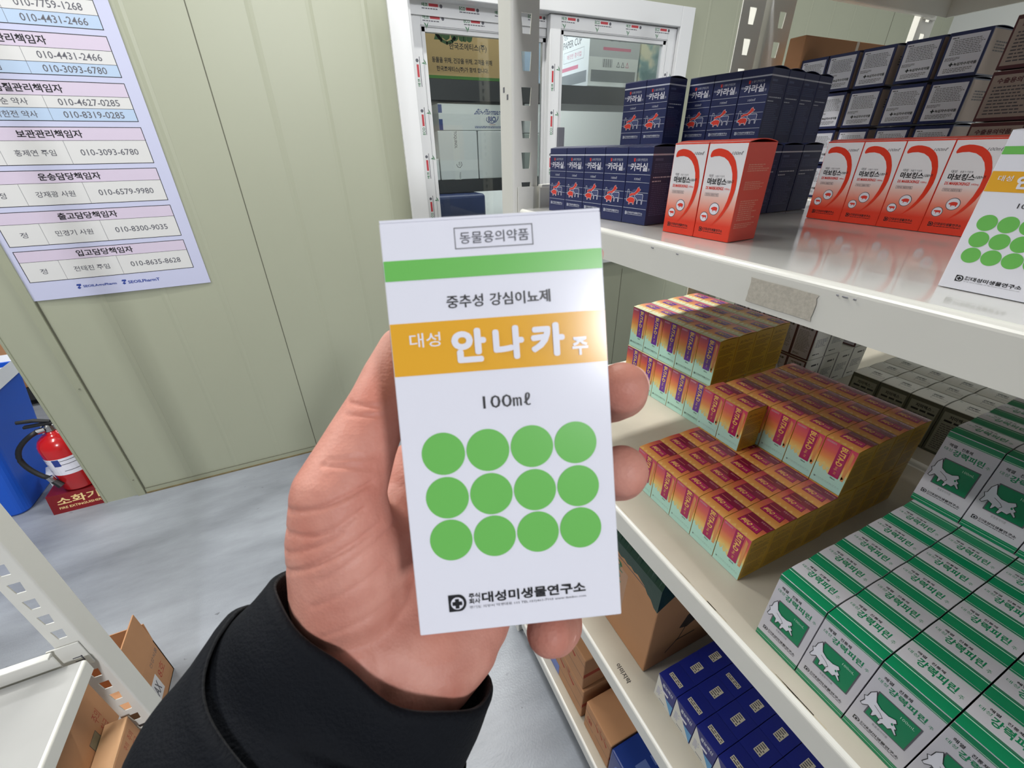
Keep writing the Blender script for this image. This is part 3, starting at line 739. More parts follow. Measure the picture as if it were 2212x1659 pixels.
def p_green(F):
    f = F['front']; w, h = f.w, f.h; u = f.urect
    u(.004, 0, .996, .085, EMER); u(.004, .035, .996, .042, LINE); u(.004, .064, .996, .070, LINE)
    u(.004, .925, .996, .998, EMER); u(.004, .933, .996, .940, LINE)
    f.text('해열', .12*w, .835*h, .27*w, .875*h, M['black'], 1, 0.02); f.text('진통제', .36*w, .835*h, .56*w, .875*h, M['black'], 1, 0.02)
    f.text('대성', .07*w, .775*h, .22*w, .815*h, EMER, 1); f.text('강력피린', .25*w, .745*h, .83*w, .82*h, EMER, 1, 0.03); f.text('주', .87*w, .75*h, .94*w, .785*h, EMER, 1)
    f.frame(.19*w, .325*h, .86*w, .675*h, .03*w, M['ink_grey'], 1); u(.20, .33, .85, .67, EMER, 2)
    f.text('100mL', .58*w, .60*h, .80*w, .63*h, LINE, 3)
    dog = [(.10,.60),(.16,.66),(.19,.62),(.24,.55),(.34,.52),(.46,.52),(.56,.55),(.60,.52),(.57,.49),(.64,.46),(.62,.44),(.68,.40),(.66,.385),(.58,.42),(.55,.385),(.46,.39),(.43,.345),(.39,.35),(.40,.40),(.33,.41),(.30,.37),(.27,.36),(.26,.42),(.17,.44),(.10,.39),(.06,.40),(.09,.47),(.05,.51),(.09,.53)]
    f.upoly(dog, WHITE, 4); f.ring([(a*w, b*h) for a, b in dog], .012*w, M['black'], 5)
    f.ring([(.24*w,.50*h),(.36*w,.47*h),(.42*w,.44*h),(.39*w,.41*h)], .010*w, M['black'], 5, False); f.upoly([(.55,.49),(.58,.47),(.56,.455),(.535,.47)], EMER, 5)
    f.text('동물용의약품', .36*w, .27*h, .62*w, .30*h, M['fine_grey'], 1)
    company(f, .10*w, .155*h, .88*w, .205*h, M['black'], WHITE)
    for n_, s in ((1, 'right'), (2, 'left')):
        g = F[s]; g.urect(0, 0, 1, .085, EMER); g.urect(0, .925, 1, .998, EMER)
        g.fine(.1*g.w, .15*g.h, .9*g.w, .85*g.h, 22, M['fine_grey'], 1, n_)
def l_green(f):
    w, d = f.w, f.h; u = f.urect
    u(0, 0, 1, .32, EMER, 1); u(0, .235, 1, .252, LINE, 2); u(0, .285, 1, .300, M['ink_grey'], 2); u(0, .94, 1, 1.0, EMER, 1); u(0, .88, 1, .895, LINE, 2)
    f.text('해열', .16*w, .72*d, .30*w, .80*d, M['black'], 1, 0.02); f.text('진통제', .38*w, .72*d, .58*w, .80*d, M['black'], 1, 0.02)
    f.text('대성', .06*w, .60*d, .22*w, .69*d, EMER, 1); f.text('강력피린', .24*w, .46*d, .82*w, .68*d, EMER, 1, 0.03); f.text('주', .86*w, .46*d, .93*w, .56*d, EMER, 1)

def p_label(F):                                         # navy carton with a large white text panel
    f = F['front']; w, h = f.w, f.h
    f.urect(.06, .07, .94, .93, WHITE, 1); f.fine(.10*w, .86*h, .26*w, .90*h, 1, M['fine_dark'], 2, 1)
    f.fine(.16*w, .50*h, .90*w, .85*h, 9, M['fine_grey'], 2, 2, .45, .15); f.fine(.10*w, .38*h, .48*w, .46*h, 3, M['fine_dark'], 2, 3, .45)
    a = .30*w; b = .295*h; s = .045*h
    f.rect(a-s, b-s*.3, a+s, b+s*.3, M['black'], 2); f.rect(a-s*.3, b-s, a+s*.3, b+s, M['black'], 2)
    f.text('녹십자수의약품', a+s*1.3, b-s*.8, .90*w, b+s*.8, M['black'], 2, 0.03)
    f.fine(.16*w, .11*h, .90*w, .22*h, 3, M['fine_grey'], 2, 4)
    for n_, s_ in ((1, 'right'), (2, 'left')):
        g = F[s_]; g.urect(.03, .03, .97, .97, TAUPE, 1); g.fine(.3*g.w, .5*g.h, .9*g.w, .75*g.h, 4, M['fine_dark'], 2, n_, .5)
def p_maroon(F):                                        # maroon-edged carton
    f = F['front']; w, h = f.w, f.h
    f.urect(.04, .07, .97, .93, TAUPE, 1); f.text('수출용의약품', .14*w, .76*h, .80*w, .87*h, MAROON, 2, 0.03); f.fine(.12*w, .12*h, .9*w, .72*h, 9, M['fine_dark'], 2, 7, .4)
    F['left'].urect(.03, .05, .97, .95, TAUPE, 1); F['right'].urect(.03, .05, .97, .95, TAUPE, 1)
def p_grey(F):                                          # olive-edged carton with text front
    f = F['front']; w, h = f.w, f.h
    f.urect(.07, .05, .93, .92, OLIVE, 1); f.text('지미엑스', .26*w, .80*h, .74*w, .875*h, M['black'], 2, 0.03); f.text('주', .78*w, .80*h, .84*w, .83*h, M['black'], 2)
    f.fine(.16*w, .72*h, .9*w, .77*h, 1, M['black'], 2, 3, .8, .05); f.fine(.14*w, .10*h, .9*w, .68*h, 13, M['fine_dark'], 2, 5, .4)
    for s in ('left', 'right'): F[s].urect(.05, .04, .95, .96, OLIVE, 1)
def l_grey(f):
    w, d = f.w, f.h
    f.frame(.01*w, .01*d, .99*w, .99*d, .0006, OLIVE, 1); f.urect(.07, .80, .15, .83, M['black'], 2)
    f.text('지미엑스', .40*w, .50*d, .72*w, .66*d, M['black'], 2, 0.03, shear=0.1); f.fine(.42*w, .40*d, .80*w, .46*d, 1, M['ink_grey'], 2, 3)
    f.frame(.46*w, .22*d, .92*w, .38*d, .0004, M['ink_grey'], 1)
def p_pale(F):                                          # white carton with maroon-ruled lilac front
    f = F['front']; w, h = f.w, f.h
    f.urect(0, 0, 1, 1, MAROON, 1); f.urect(.04, .035, .93, .96, PANEL, 2); f.text('의약외품', .2*w, .84*h, .8*w, .90*h, M['black'], 3, 0.03); f.fine(.12*w, .20*h, .86*w, .80*h, 15, M['fine_grey'], 3, 6, .4); f.fine(.12*w, .08*h, .6*w, .14*h, 2, M['fine_dark'], 3, 2)
    for n_, s in ((1, 'right'), (2, 'left')):
        g = F[s]; g.urect(.0, .0, .04, 1, M['ink_grey'], 1); g.fine(.4*g.w, .78*g.h, .85*g.w, .84*g.h, 1, M['black'], 1, n_, .9); g.fine(.2*g.w, .35*g.h, .9*g.w, .60*g.h, 6, M['fine_grey'], 1, n_+2); g.fine(.2*g.w, .12*g.h, .8*g.w, .16*g.h, 1, M['black'], 1, n_+1, .8)
def l_pale(f): f.fine(.4*f.w, .4*f.h, .7*f.w, .6*f.h, 1, M['ink_grey'], 1, 2, .5)
def p_blue(F):
    f = F['front']; w, h = f.w, f.h
    f.upoly([(.01, .0), (.99, .0), (.01, .98)], OFFW, 1); f.upoly([(.985, .0), (.985, .42), (.56, .42)], SKY, 2)
    f.fine(.10*w, .16*h, .36*w, .52*h, 6, c_mat('lavender_fine', (170, 172, 200)), 2, 3); f.rect(.30*w, .06*h, .62*w, .085*h, M['fine_dark'], 2)
    f.text('콤보백신', .30*w, .74*h, .86*w, .88*h, PALE, 2, 0.03); f.fine(.36*w, .50*h, .80*w, .62*h, 1, WHITE, 2, 6, .7)
    for s in ('left', 'right'): F[s].fine(.1*w, .2*h, .9*w, .9*h, 10, NAVY_LT, 1, 3)

ROT = -PI/2           # fronts face the aisle
PRE = {}
def carton_kind(key, w, d, h, body, lidm, paint, paint_lid, bulge):
    mb = MB(); mb.rbox((-w/2, -d/2, 0), (w/2, d/2, h-0.0006), body, 0.00025, 1)
    paint(faces_of(mb, w, d, h-0.0007))
    body_me = mb.data('carton_body')
    mb = MB(); e = 0.0001
    vs = [(-w/2+e, -d/2+e, 0), (w/2-e, -d/2+e, 0), (w/2-e, d/2-e, 0), (-w/2+e, d/2-e, 0)]
    mb.poly(vs, lidm); mb.poly([(x, y, -0.0006) for x, y, z in vs[::-1]], lidm)
    for i in range(4):
        a, b = vs[i], vs[(i+1) % 4]; mb.poly([(a[0], a[1], -0.0006), (b[0], b[1], -0.0006), b, a], lidm)
    if paint_lid: paint_lid(Face(mb, (-w/2+e, -d/2+e, 0), (1,0,0), (0,1,0), w-2*e, d-2*e))
    me = mb.data('carton_lid'); bm = bmesh.new(); bm.from_mesh(me)
    for k in range(1, 8):
        bmesh.ops.bisect_plane(bm, geom=bm.verts[:]+bm.edges[:]+bm.faces[:], plane_co=(0, -d/2+d*k/8, 0), plane_no=(0, 1, 0))
    for v in bm.verts: v.co.z += h + bulge*(1-(2*v.co.y/d)**2)
    bm.to_mesh(me); bm.free()
    PRE[key] = (body_me, me, (w, d, h))
def carton(key, x, y, z, label, group, rz=ROT, extra=None, name='medicine_carton', cat='carton'):
    b, l, s = PRE[key]
    o = link(name, b, None, (x, y, z), rz); link('lid', l, o)
    tag(o, label, cat, group)
    return o
carton_kind('white', .052, .052, .1025, WHITE, WHITE, p_white, l_white, .0012)
carton_kind('navy', .0455, .051, .0985, NAVY, NAVY, p_navy, l_navy, .0028)
carton_kind('orange', .0485, .048, .1005, ORANGE, ORANGE, p_orange, l_orange, .0030)
pa, la = p_buta(False); carton_kind('magenta', .0442, .0446, .079, YEL, YEL, pa, la, .0012)
pa, la = p_buta(True); carton_kind('purple', .0489, .0535, .0988, YEL, YEL, pa, la, .0016)
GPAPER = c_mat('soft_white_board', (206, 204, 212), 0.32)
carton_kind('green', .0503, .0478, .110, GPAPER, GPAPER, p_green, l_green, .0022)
carton_kind('label', .0535, .066, .0602, NAVY, NAVY, p_label, None, .0025)
carton_kind('maroon', .060, .060, .0602, MAROON, TAUPE, p_maroon, None, .0015)
carton_kind('grey', .0525, .0545, .0985, OLIVE_D, OFFW, p_grey, l_grey, .0022)
carton_kind('pale', .0445, .060, .086, OFFW, OFFW, p_pale, l_pale, .0012)
carton_kind('blue', .0455, .0475, .0695, ROYAL, ROYAL, p_blue, None, .0010)

D_UP += .0006; D_MID += .0006; D_LOW += .0006; D_BOT += .0006      # cartons rest a hair above the paint
ORD = ['first', 'second', 'third', 'fourth', 'fifth', 'sixth', 'seventh', 'eighth', 'ninth', 'tenth']
E_ = 0.0012
# ---- upper shelf: navy cartons
yaw = math.atan2(.434-.406, .72-.50)     # the row is set slightly askew
def row_pt(x0, y0, a, du, dd): return (x0 + math.sin(a)*du + math.cos(a)*dd, y0 - math.cos(a)*du + math.sin(a)*dd)
NV = 'navy cartons on the upper shelf'
zt = D_UP
a = 0.115
for i in range(5):
    x, y = row_pt(.4075, .7245, a, .0228+.0464*i, .0255)
    carton('navy', x, y, zt, ['leftmost navy carton of the bottom front row, beside the slotted white post', 'navy carton second from the left post in the bottom front row', 'middle navy carton of the five in the bottom front row', 'navy carton fourth from the post in the bottom front row', 'corner navy carton of the bottom front row, nearest the orange pair'][i], NV, ROT+a)
for k in range(1, 7):
    x, y = row_pt(.4075, .7245, a*0.35, .0228+.0464*4, .0255+.0525*k)
    carton('navy', x+.014, y-.004, zt, 'bottom-tier navy carton on the right flank, %s one behind the corner carton' % ORD[k-1], NV, ROT+a*0.4)
# supports under the top tier
sup = [(0.598, 0.722, 'in line with the leftmost column'), (0.603, 0.672, 'in line with the second column')]
a2 = 0.25
for i in range(2):
    x, y = row_pt(.5755, .7545, a2, .0232+.0464*i, .0255)
    o = carton('navy', x, y, zt, 'bottom-tier navy carton under the %s of the two raised cartons by the window' % ('left', 'right')[i], NV, ROT+a2)
    carton('navy', x, y, zt+.1015, ['left of the two navy cartons raised on top before the window', 'right of the two navy cartons raised on top before the window'][i], NV, ROT+a2)
a3 = 0.19
for i in range(3):
    for k in range(4):
        x, y = row_pt(.6500, .6735, a3, .0232+.0466*i, .0262+.0524*k)
        if k and i < 2: continue
        nm = ['left', 'middle', 'right-hand'][i]
        if k == 0:
            carton('navy', x, y, zt+.1015, '%s navy carton of the three top-tier fronts above the orange pair' % nm, NV, ROT+a3)
            if i < 2: carton('navy', x, y, zt, 'bottom-tier navy carton under the %s one of the three top-tier fronts' % nm, NV, ROT+a3)
        else:
            carton('navy', x, y, zt+.1015, 'top-tier navy carton showing its dark side, %s behind the right-hand front' % ORD[k-1], NV, ROT+a3)
# ---- orange pair in front, orange row behind
OR = 'orange and white cartons on the upper shelf'
a4 = 0.075
for i in range(2):
    x, y = row_pt(.4245, .4478, a4, .0244+.0492*i, .0242)
    carton('orange', x, y, zt, ['left carton of the orange and white pair standing before the navy stack', 'right carton of the orange and white pair, its red side in view'][i], OR, ROT+a4)
for i in range(4):
    x, y = row_pt(.6985, .4370, -.02, .0244+.0488*i, .0242)
    carton('orange', x, y, zt, ['leftmost orange and white carton of the row of four on the right', 'orange and white carton second from the left in the row of four', 'orange and white carton third from the left in the row of four', 'rightmost orange and white carton of the row, half behind the white dotted carton'][i], OR, ROT-.02)
# ---- white dotted cartons
carton('white', .4300+.026, .1530-.026, zt, 'white carton with green dots standing at the right edge of the upper shelf', None, ROT)
held_m = Matrix(((0.93893048, 0.32555051, 0.11147384, 0.0363735), (-0.34266011, 0.85488766, 0.38955249, 0.07997896), (0.03152141, -0.40396034, 0.91423325, 1.38304535), (0, 0, 0, 1)))
held = carton('white', 0, 0, 0, 'white carton with green dots and an amber band held up in the hand', None)
held.rotation_mode = 'QUATERNION'; held.location = held_m.translation; held.rotation_quaternion = held_m.to_quaternion()

# ---- navy cartons with white text panels, on the rack behind
LB = 'white-panelled navy cartons at the back of the upper shelf'
for i, ys in enumerate((.4575, .5180, .5850, .6460, .7020)):
    for t in range(4):
        if t == 0 and i > 3: continue
        lab = 'white-panelled navy carton, %s column from the right, %s' % (ORD[i], ['lowest on the shelf', 'second up', 'third up', 'topmost'][t])
        carton('label', 1.0+.033, ys, zt+.0634*t, lab, LB, ROT)
MR = 'maroon-edged cartons at the upper right'
for i in range(2):
    for t in range(4):
        carton('maroon', .93+.030, .350-.0615*i, zt+.0620*t, 'maroon-edged taupe carton, %s stack at the upper right, %s' % (('left', 'right')[i], ['lowest', 'second up', 'third up', 'topmost'][t]), MR, ROT)
mb = MB(); mb.rbox((0, 0, 0), (.345, .036, .293), M['kraft'], .002, 2)
f = Face(mb, (0, 0, 0), (1,0,0), (0,0,1), .345, .293); f.rect(.168, 0, .177, .293, M['tape'], 1)
o = mb.build('cardboard_box', None, (.995, .731, zt)); tag(o, 'plain brown cardboard box standing behind the white-panelled navy cartons', 'box')

# ---- middle shelf: purple block
z0 = D_MID
PU = 'purple-banded cartons on the middle shelf'
for i in range(5):
    for k in range(4):
        x, y = row_pt(.6702, .7635, .045, .0246+.0496*i, .0272+.0545*k)
        lab = 'purple-banded carton, upper tier, %s from the left, %s row' % (ORD[i], ['front', 'second', 'third', 'rear'][k])
        carton('purple', x, y, z0+.1008, lab, PU, ROT+.045)
        if k == 0 or i in (0, 4):
            lab = 'purple-banded carton, lower tier, %s from the left, %s row' % (ORD[i], ['front', 'second', 'third', 'rear'][k])
            carton('purple', x-.002, y, z0, lab, PU, ROT+.045)
# ---- middle shelf: magenta block
MG = 'magenta-banded cartons on the middle shelf'
W = .0448
for i in range(5):
    for k in range(4):
        lab = 'magenta-banded carton, low front step, %s from the left, %s row' % (ORD[i], ['front', 'second', 'third', 'rear'][k])
        carton('magenta', .4395+.0223+.0452*k+.0008*i*0, .4395-.0221-W*i, z0, lab, MG)
for i in range(5):
    for k in range(4):
        lab = 'magenta-banded carton, top of the tall rear step, %s from the left, %s row' % (ORD[i], ['front', 'second', 'third', 'rear'][k])
        carton('magenta', .6225+.0223+.0460*k, .4415-.0221-W*i, z0+.0808, lab, MG)
        if i == 4 or k == 0:
            lab = 'magenta-banded carton, bottom of the tall rear step, %s from the left, %s row' % (ORD[i], ['front', 'second', 'third', 'rear'][k])
            carton('magenta', .6225+.0223+.0460*k, .4415-.0221-W*i, z0, lab, MG)
for i in range(2):
    carton('magenta', .5765+.0223, .4460-.0221-W*i, z0+.0808, ['left carton of the magenta pair set forward on the low step', 'right carton of the magenta pair set forward on the low step'][i], MG)
# ---- middle shelf: green block
GR = 'green-banded white cartons on the middle shelf'
for i in range(6):
    for k in range(6):
        if k == 0: lab = 'green-banded white carton with dog picture, low step front row, %s from the left' % ORD[i]
        else: lab = 'green-banded white carton, low step, %s from the left, %s row back' % (ORD[i], ORD[k])
        carton('green', .4000+.0240+.0482*k, .1560-.0252-.0514*i, z0, lab, GR)
for i in range(4):
    for k in range(4):
        lab = 'green-banded white carton, raised rear step, %s from the left, %s row' % (ORD[i], ['front', 'second', 'third', 'rear'][k])
        carton('green', .6620+.0240+.0482*k, .1600-.0252-.0514*i, z0+.1126, lab, GR)
        lab = 'green-banded white carton, beneath the raised step, %s from the left, %s row' % (ORD[i], ['front', 'second', 'third', 'rear'][k])
        if k == 0 or i == 0: carton('green', .6900+.0240+.0482*k*0.92, .1560-.0252-.0514*i, z0, lab, GR)
# ---- rack behind, middle shelf: olive-edged and pale cartons
GY = 'olive-edged cartons on the rack behind'
for i in range(7):
    for k in range(3):
        lab = 'olive-edged carton with pale lid, back rack, %s from the left, %s row' % (ORD[i], ['front', 'middle', 'back'][k])
        carton('grey', 1.017+.0273+.0552*k, .4300-.0263-.0535*i, z0, lab, GY)
PL = 'maroon-ruled white cartons on the rack behind'
for i in range(5):
    for k in range(4):
        if i and k: continue
        x = 1.0+.030+.0610*k; y = .520+.0223+.0452*i
        carton('pale', x, y, z0, 'maroon-ruled white carton behind the purple block, bottom layer, %s from the right, %s' % (ORD[i], ['front', 'second', 'third', 'rear'][k]), PL)
        if k < 2 or k == 3: carton('pale', x, y, z0+.0880, 'maroon-ruled white carton behind the purple block, top layer, %s from the right, %s' % (ORD[i], ['front', 'second', 'third', 'rear'][k]), PL)
# ---- lower shelf: blue cartons with paper stickers
BL = 'royal blue cartons on the lower shelf'
st = []
for v in range(2):
    mb = MB(); f = Face(mb, (0, 0, 0), (1,0,0), (0,1,0), .0455, .0475)
    if v: f.rect(.0095, .0155, .0370, .0245, STICK, 6); f.fine(.0105, .0165, .0360, .0235, 2, M['fine_dark'], 7, 3, .55, .1)
    else: f.rect(.0175, .0120, .0300, .0355, STICK, 6); f.fine(.0185, .0130, .0290, .0345, 5, M['fine_dark'], 7, 5, .5, .1)
    st.append(mb.data('paper_sticker'))
for i in range(6):
    for k in range(6):
        lab = 'royal blue carton with a paper sticker, %s from the left, %s' % (ORD[i], 'in the front row' if k == 0 else ORD[k]+' row back')
        o = carton('blue', .4265+.0238+.0480*k, .2805-.0228-.0464*i, D_LOW, lab, BL)
        v = 1 if (k == 0 or (i == 1 and k == 2)) else 0
        s = link('sticker', st[v], o, (-.02275, -.02375, .0695+.0006)); s['label'] = 'pale paper sticker'
# ================================================================ poster on the panel wall
LAV = mat('print_lavender_paper', (186, 189, 214), 0.45); PINKH = mat('print_pale_pink', (198, 186, 204), 0.45)
CELLW = mat('print_cell_white', (204, 204, 203), 0.45); CELLB = mat('print_cell_blue', (170, 190, 214), 0.45); LOGO = mat('print_logo_blue', (40, 62, 140), 0.45)
px0, px1, pz0, pz1 = -1.064, -.449, 1.010, 2.26
mb = MB(); f = Face(mb, (px0, WY-.004, pz0), (1,0,0), (0,0,1), px1-px0, pz1-pz0)
mb.poly([f.P(0,0,0), f.P(f.w,0,0), f.P(f.w,f.h,0), f.P(0,f.h,0)], LAV)
mb.poly([f.P(0,0,-12), f.P(0,f.h,-12), f.P(f.w,f.h,-12), f.P(f.w,0,-12)], LAV)
for a, b in (((0,0),(f.w,0)), ((f.w,0),(f.w,f.h)), ((f.w,f.h),(0,f.h)), ((0,f.h),(0,0))): mb.poly([f.P(*a,-12), f.P(*b,-12), f.P(*b,0), f.P(*a,0)], LAV)
def PX(x): return x-px0
def PZ(z): return z+1.5-pz0
def table(zt, zh, rows, head, cells):
    L, R_ = PX(-1.026), PX(-.491); cols = [L, PX(-.912), PX(-.7315), R_]
    f.rect(L, PZ(zh), R_, PZ(zt), PINKH, 1)
    zz = [zh]+rows
    for i, row in enumerate(cells):
        f.rect(L, PZ(zz[i+1]), R_, PZ(zz[i]), CELLB if i % 2 else CELLW, 1)
        H = .020; c = (zz[i]+zz[i+1])/2
        for j, s in enumerate(row):
            if not s: continue
            wd = (.170 if j == 2 else .0135*sum(1 if ch != ' ' else .5 for ch in s)*1.5); m_ = (cols[j]+cols[j+1])/2
            f.text(s, m_-wd/2, PZ(c-H/2), m_+wd/2, PZ(c+H/2), M['ink_grey'], 3, 0.006)
    for z in [zh]+rows[:-1]: f.rect(L, PZ(z)-.0006, R_, PZ(z)+.0006, M['black'], 2)
    for x in cols[1:3]: f.rect(x-.0005, PZ(zz[-1]), x+.0005, PZ(zh), M['ink_grey'], 2)
    f.frame(L, PZ(zz[-1]), R_, PZ(zt), .0022, M['black'], 2)
    m_ = (L+R_)/2; wd = .0255*len(head)
    f.text(head, m_-wd/2, PZ((zt+zh)/2-.012), m_+wd/2, PZ((zt+zh)/2+.012), M['black'], 3, 0.02)
table(.4985, .4585, [.419, .382], '안전관리책임자', [['정', '', '010-7759-1268'], ['부', '', '010-4431-2466']])
table(.364, .324, [.285, .250], '시설물관리책임자', [['정', '과장', '010-4431-2466'], ['부', '주임', '010-3093-6780']])
table(.232, .191, [.155, .117], '품질관리책임자', [['정', '형순 약사', '010-4627-0285'], ['부', '박한전 약사', '010-8319-0285']])
table(.098, .057, [-.018], '보관관리책임자', [['정', '홍제연 주임', '010-3093-6780']])
table(-.036, -.077, [-.150], '운송담당책임자', [['정', '강재광 사원', '010-6579-9980']])
table(-.169, -.210, [-.286], '출고담당책임자', [['정', '민경기 사원', '010-8300-9035']])
table(-.304, -.344, [-.4185], '입고담당책임자', [['정', '전태진 주임', '010-8635-8628']])
for x0, s in ((-.897, 'SEOILAgroPharm'), (-.751, 'SEOILPharmT')):
    a = PX(x0); z = PZ(-.460)
    f.upoly([((a+p*.016)/f.w, (z+q*.020)/f.h) for p, q in ((0,.25),(.35,0),(.8,.25),(.5,.45),(1,.7),(1,1),(.2,1),(0,.7),(.5,.62))], LOGO, 2)
    f.text(s, a+.020, z+.002, a+.128, z+.014, LOGO, 2, 0.03)
me = mb.data('wall_poster'); bm = bmesh.new(); bm.from_mesh(me)
for k in range(1, 12): bmesh.ops.bisect_plane(bm, geom=bm.verts[:]+bm.edges[:]+bm.faces[:], plane_co=(px0+(px1-px0)*k/12, 0, 0), plane_no=(1, 0, 0))
for v in bm.verts:
    t = (v.co.x-px0)/(px1-px0); v.co.y -= .005*math.sin(PI*t)
bm.to_mesh(me); bm.free()
tag(link('wall_poster', me), 'lavender contact list poster with tables of phone numbers, hung on the cream wall', 'poster')

# ================================================================ beyond the doorway on the left
BLUE_P = mat('blue_plastic', (20, 88, 200), 0.45, bump=0.05, bscale=80)
def rounded_rect(hw, hd, r, n=6):
    out = []
    for cx, cy, a0 in ((hw-r, hd-r, 0), (-hw+r, hd-r, PI/2), (-hw+r, -hd+r, PI), (hw-r, -hd+r, 1.5*PI)):
        for i in range(n+1):
            a = a0+PI/2*i/n; out.append((cx+r*math.cos(a), cy+r*math.sin(a)))
    return out
bin_ = tag(thing('waste_bin', (-1.70, 2.50, 0)), 'tall blue plastic bin with a white liner, beside the fire extinguisher', 'bin')
mb = MB(); rings = []
for z, hw, hd in ((0.0, .165, .165), (.01, .172, .172), (.60, .262, .215), (.615, .275, .228), (.635, .275, .228), (.635, .255, .210), (.10, .165, .160)):
    rings.append([(x, y, z) for x, y in rounded_rect(hw, hd, .045)])
n = len(rings[0]); vs = [p for r in rings for p in r]; fs = [(i*n+k, i*n+(k+1) % n, (i+1)*n+(k+1) % n, (i+1)*n+k) for i in range(len(rings)-1) for k in range(n)]
mb.add(vs, fs + [tuple(range(n))[::-1], tuple(range((len(rings)-1)*n, len(rings)*n))], BLUE_P)
mb.build('bin_body', bin_)
LINER = mat('white_liner', (226, 228, 232), 0.4); mb = MB(); R = random.Random(2)
ra = [(x, y, .655+.014*R.random()) for x, y in rounded_rect(.285, .238, .05)]; rb = [(x*1.04, y*1.04, .618-.025*R.random()) for x, y in rounded_rect(.280, .233, .05)]; rc = [(x, y, .60) for x, y in rounded_rect(.25, .2, .05)]
fs = [(k, (k+1) % n, n+(k+1) % n, n+k) for k in range(n)] + [(2*n+k, 2*n+(k+1) % n, (k+1) % n, k) for k in range(n)]
mb.add(ra+rb+rc, fs, LINER); mb.build('bin_liner', bin_)

ext = tag(thing('fire_extinguisher', (-1.285, 2.345, .100)), 'red fire extinguisher with black hose standing just inside the doorway', 'fire extinguisher')
REDP = mat('extinguisher_red', (196, 28, 32), 0.22, coat=0.4); BLKR = mat('black_rubber', (26, 27, 28), 0.5); CHR = mat('chrome', (190, 190, 190), 0.2, metal=1.0)
mb = MB(); mb.lathe([(.0001, 0), (.068, 0), (.075, .008), (.075, .225), (.072, .245), (.060, .268), (.040, .284), (.022, .290), (.022, .300), (.0001, .300)], REDP, 36); mb.build('cylinder_body', ext, smooth=True)
mb = MB(); mb.lathe([(.0757, .095), (.0757, .185)], WHITE, 36)
for k in range(36):
    a0, a1 = 2*PI*k/36, 2*PI*(k+1)/36
    if k % 9 < 5:
        for z in (.115, .150, .170): mb.poly([(.0760*math.cos(a0), .0760*math.sin(a0), z), (.0760*math.cos(a1), .0760*math.sin(a1), z), (.0760*math.cos(a1), .0760*math.sin(a1), z+.003), (.0760*math.cos(a0), .0760*math.sin(a0), z+.003)], M['ink_grey'])
    if k % 18 in (7, 8): mb.poly([(.0761*math.cos(a0), .0761*math.sin(a0), .145), (.0761*math.cos(a1), .0761*math.sin(a1), .145), (.0761*math.cos(a1), .0761*math.sin(a1), .182), (.0761*math.cos(a0), .0761*math.sin(a0), .182)], LOGO)
o = mb.build('paper_label', ext); o['label'] = 'white printed label band'
mb = MB(); mb.lathe([(.018, .298), (.020, .305), (.020, .330), (.012, .340), (.0001, .340)], CHR, 20); mb.tube([(-.012, -.012, .318), (-.036, -.024, .318)], .013, CHR, 14); mb.build('valve', ext)
mb = MB(); mb.rbox((-.075, -.016, .338), (.028, .004, .350), BLKR, .003, 2); mb.tube([(.02, -.006, .352), (-.03, -.006, .368), (-.088, -.006, .372)], [.007, .009, .008], BLKR, 10); mb.build('squeeze_handle', ext)
mb = MB(); P = []
for i in range(15):
    t = i/14; a = PI*0.55 + PI*1.0*t; P.append((-.030-.080*math.sin(PI*t)**0.8-.035*t, -.030-.035*t, .322-.235*t+.018*math.sin(PI*t)))
mb.tube(P, .0105, BLKR, 12); mb.build('hose', ext, smooth=True)
mb = MB(); a = Vector(P[-1]); mb.tube([a+Vector((-.004,0,.012)), a+Vector((.003,-.002,-.012))], .0135, CHR, 12); mb.tube([a+Vector((.002,-.002,-.01)), a+Vector((.022,-.006,-.045))], [.012, .016], BLKR, 12); mb.build('nozzle', ext)
mb = MB(); SIGN = mat('maroon_gloss_plastic', (122, 24, 30), 0.25)
mb.add([(-.12,-.075,0),(.10,-.075,0),(.10,.09,0),(-.12,.09,0),(-.12,-.055,.095),(.10,-.055,.095),(.10,.09,.100),(-.12,.09,.100)], [(0,3,2,1),(4,5,6,7),(0,1,5,4),(1,2,6,5),(2,3,7,6),(3,0,4,7)], SIGN)
vv = Vector((0, .020, .095)).normalized(); f = Face(mb, (-.12, -.075, 0), (1,0,0), vv, .22, .097)
GOLDP = mat('print_gold_leaf', (226, 200, 140), 0.3)
f.text('소화기', .030, .040, .190, .080, GOLDP, 2, 0.02); f.text('FIRE EXTINGUISHER', .030, .020, .190, .032, GOLDP, 2, 0.02)
o = tag(mb.build('extinguisher_stand', None, (-1.290, 2.330, 0)), 'maroon stand with gold lettering under the fire extinguisher', 'stand')
mb = MB(); mb.rbox((-.06, -.05, 0), (.06, .05, .13), LINER, .004, 2); mb.poly([(-.05,-.0505,.02),(.05,-.0505,.03),(.05,-.0505,.032),(-.05,-.0505,.022)], M['fine_grey'])
o = tag(mb.build('paper_packet', None, (-1.405, 2.480, 0), .35), 'crumpled white paper packet on the floor between bin and extinguisher', 'packet')
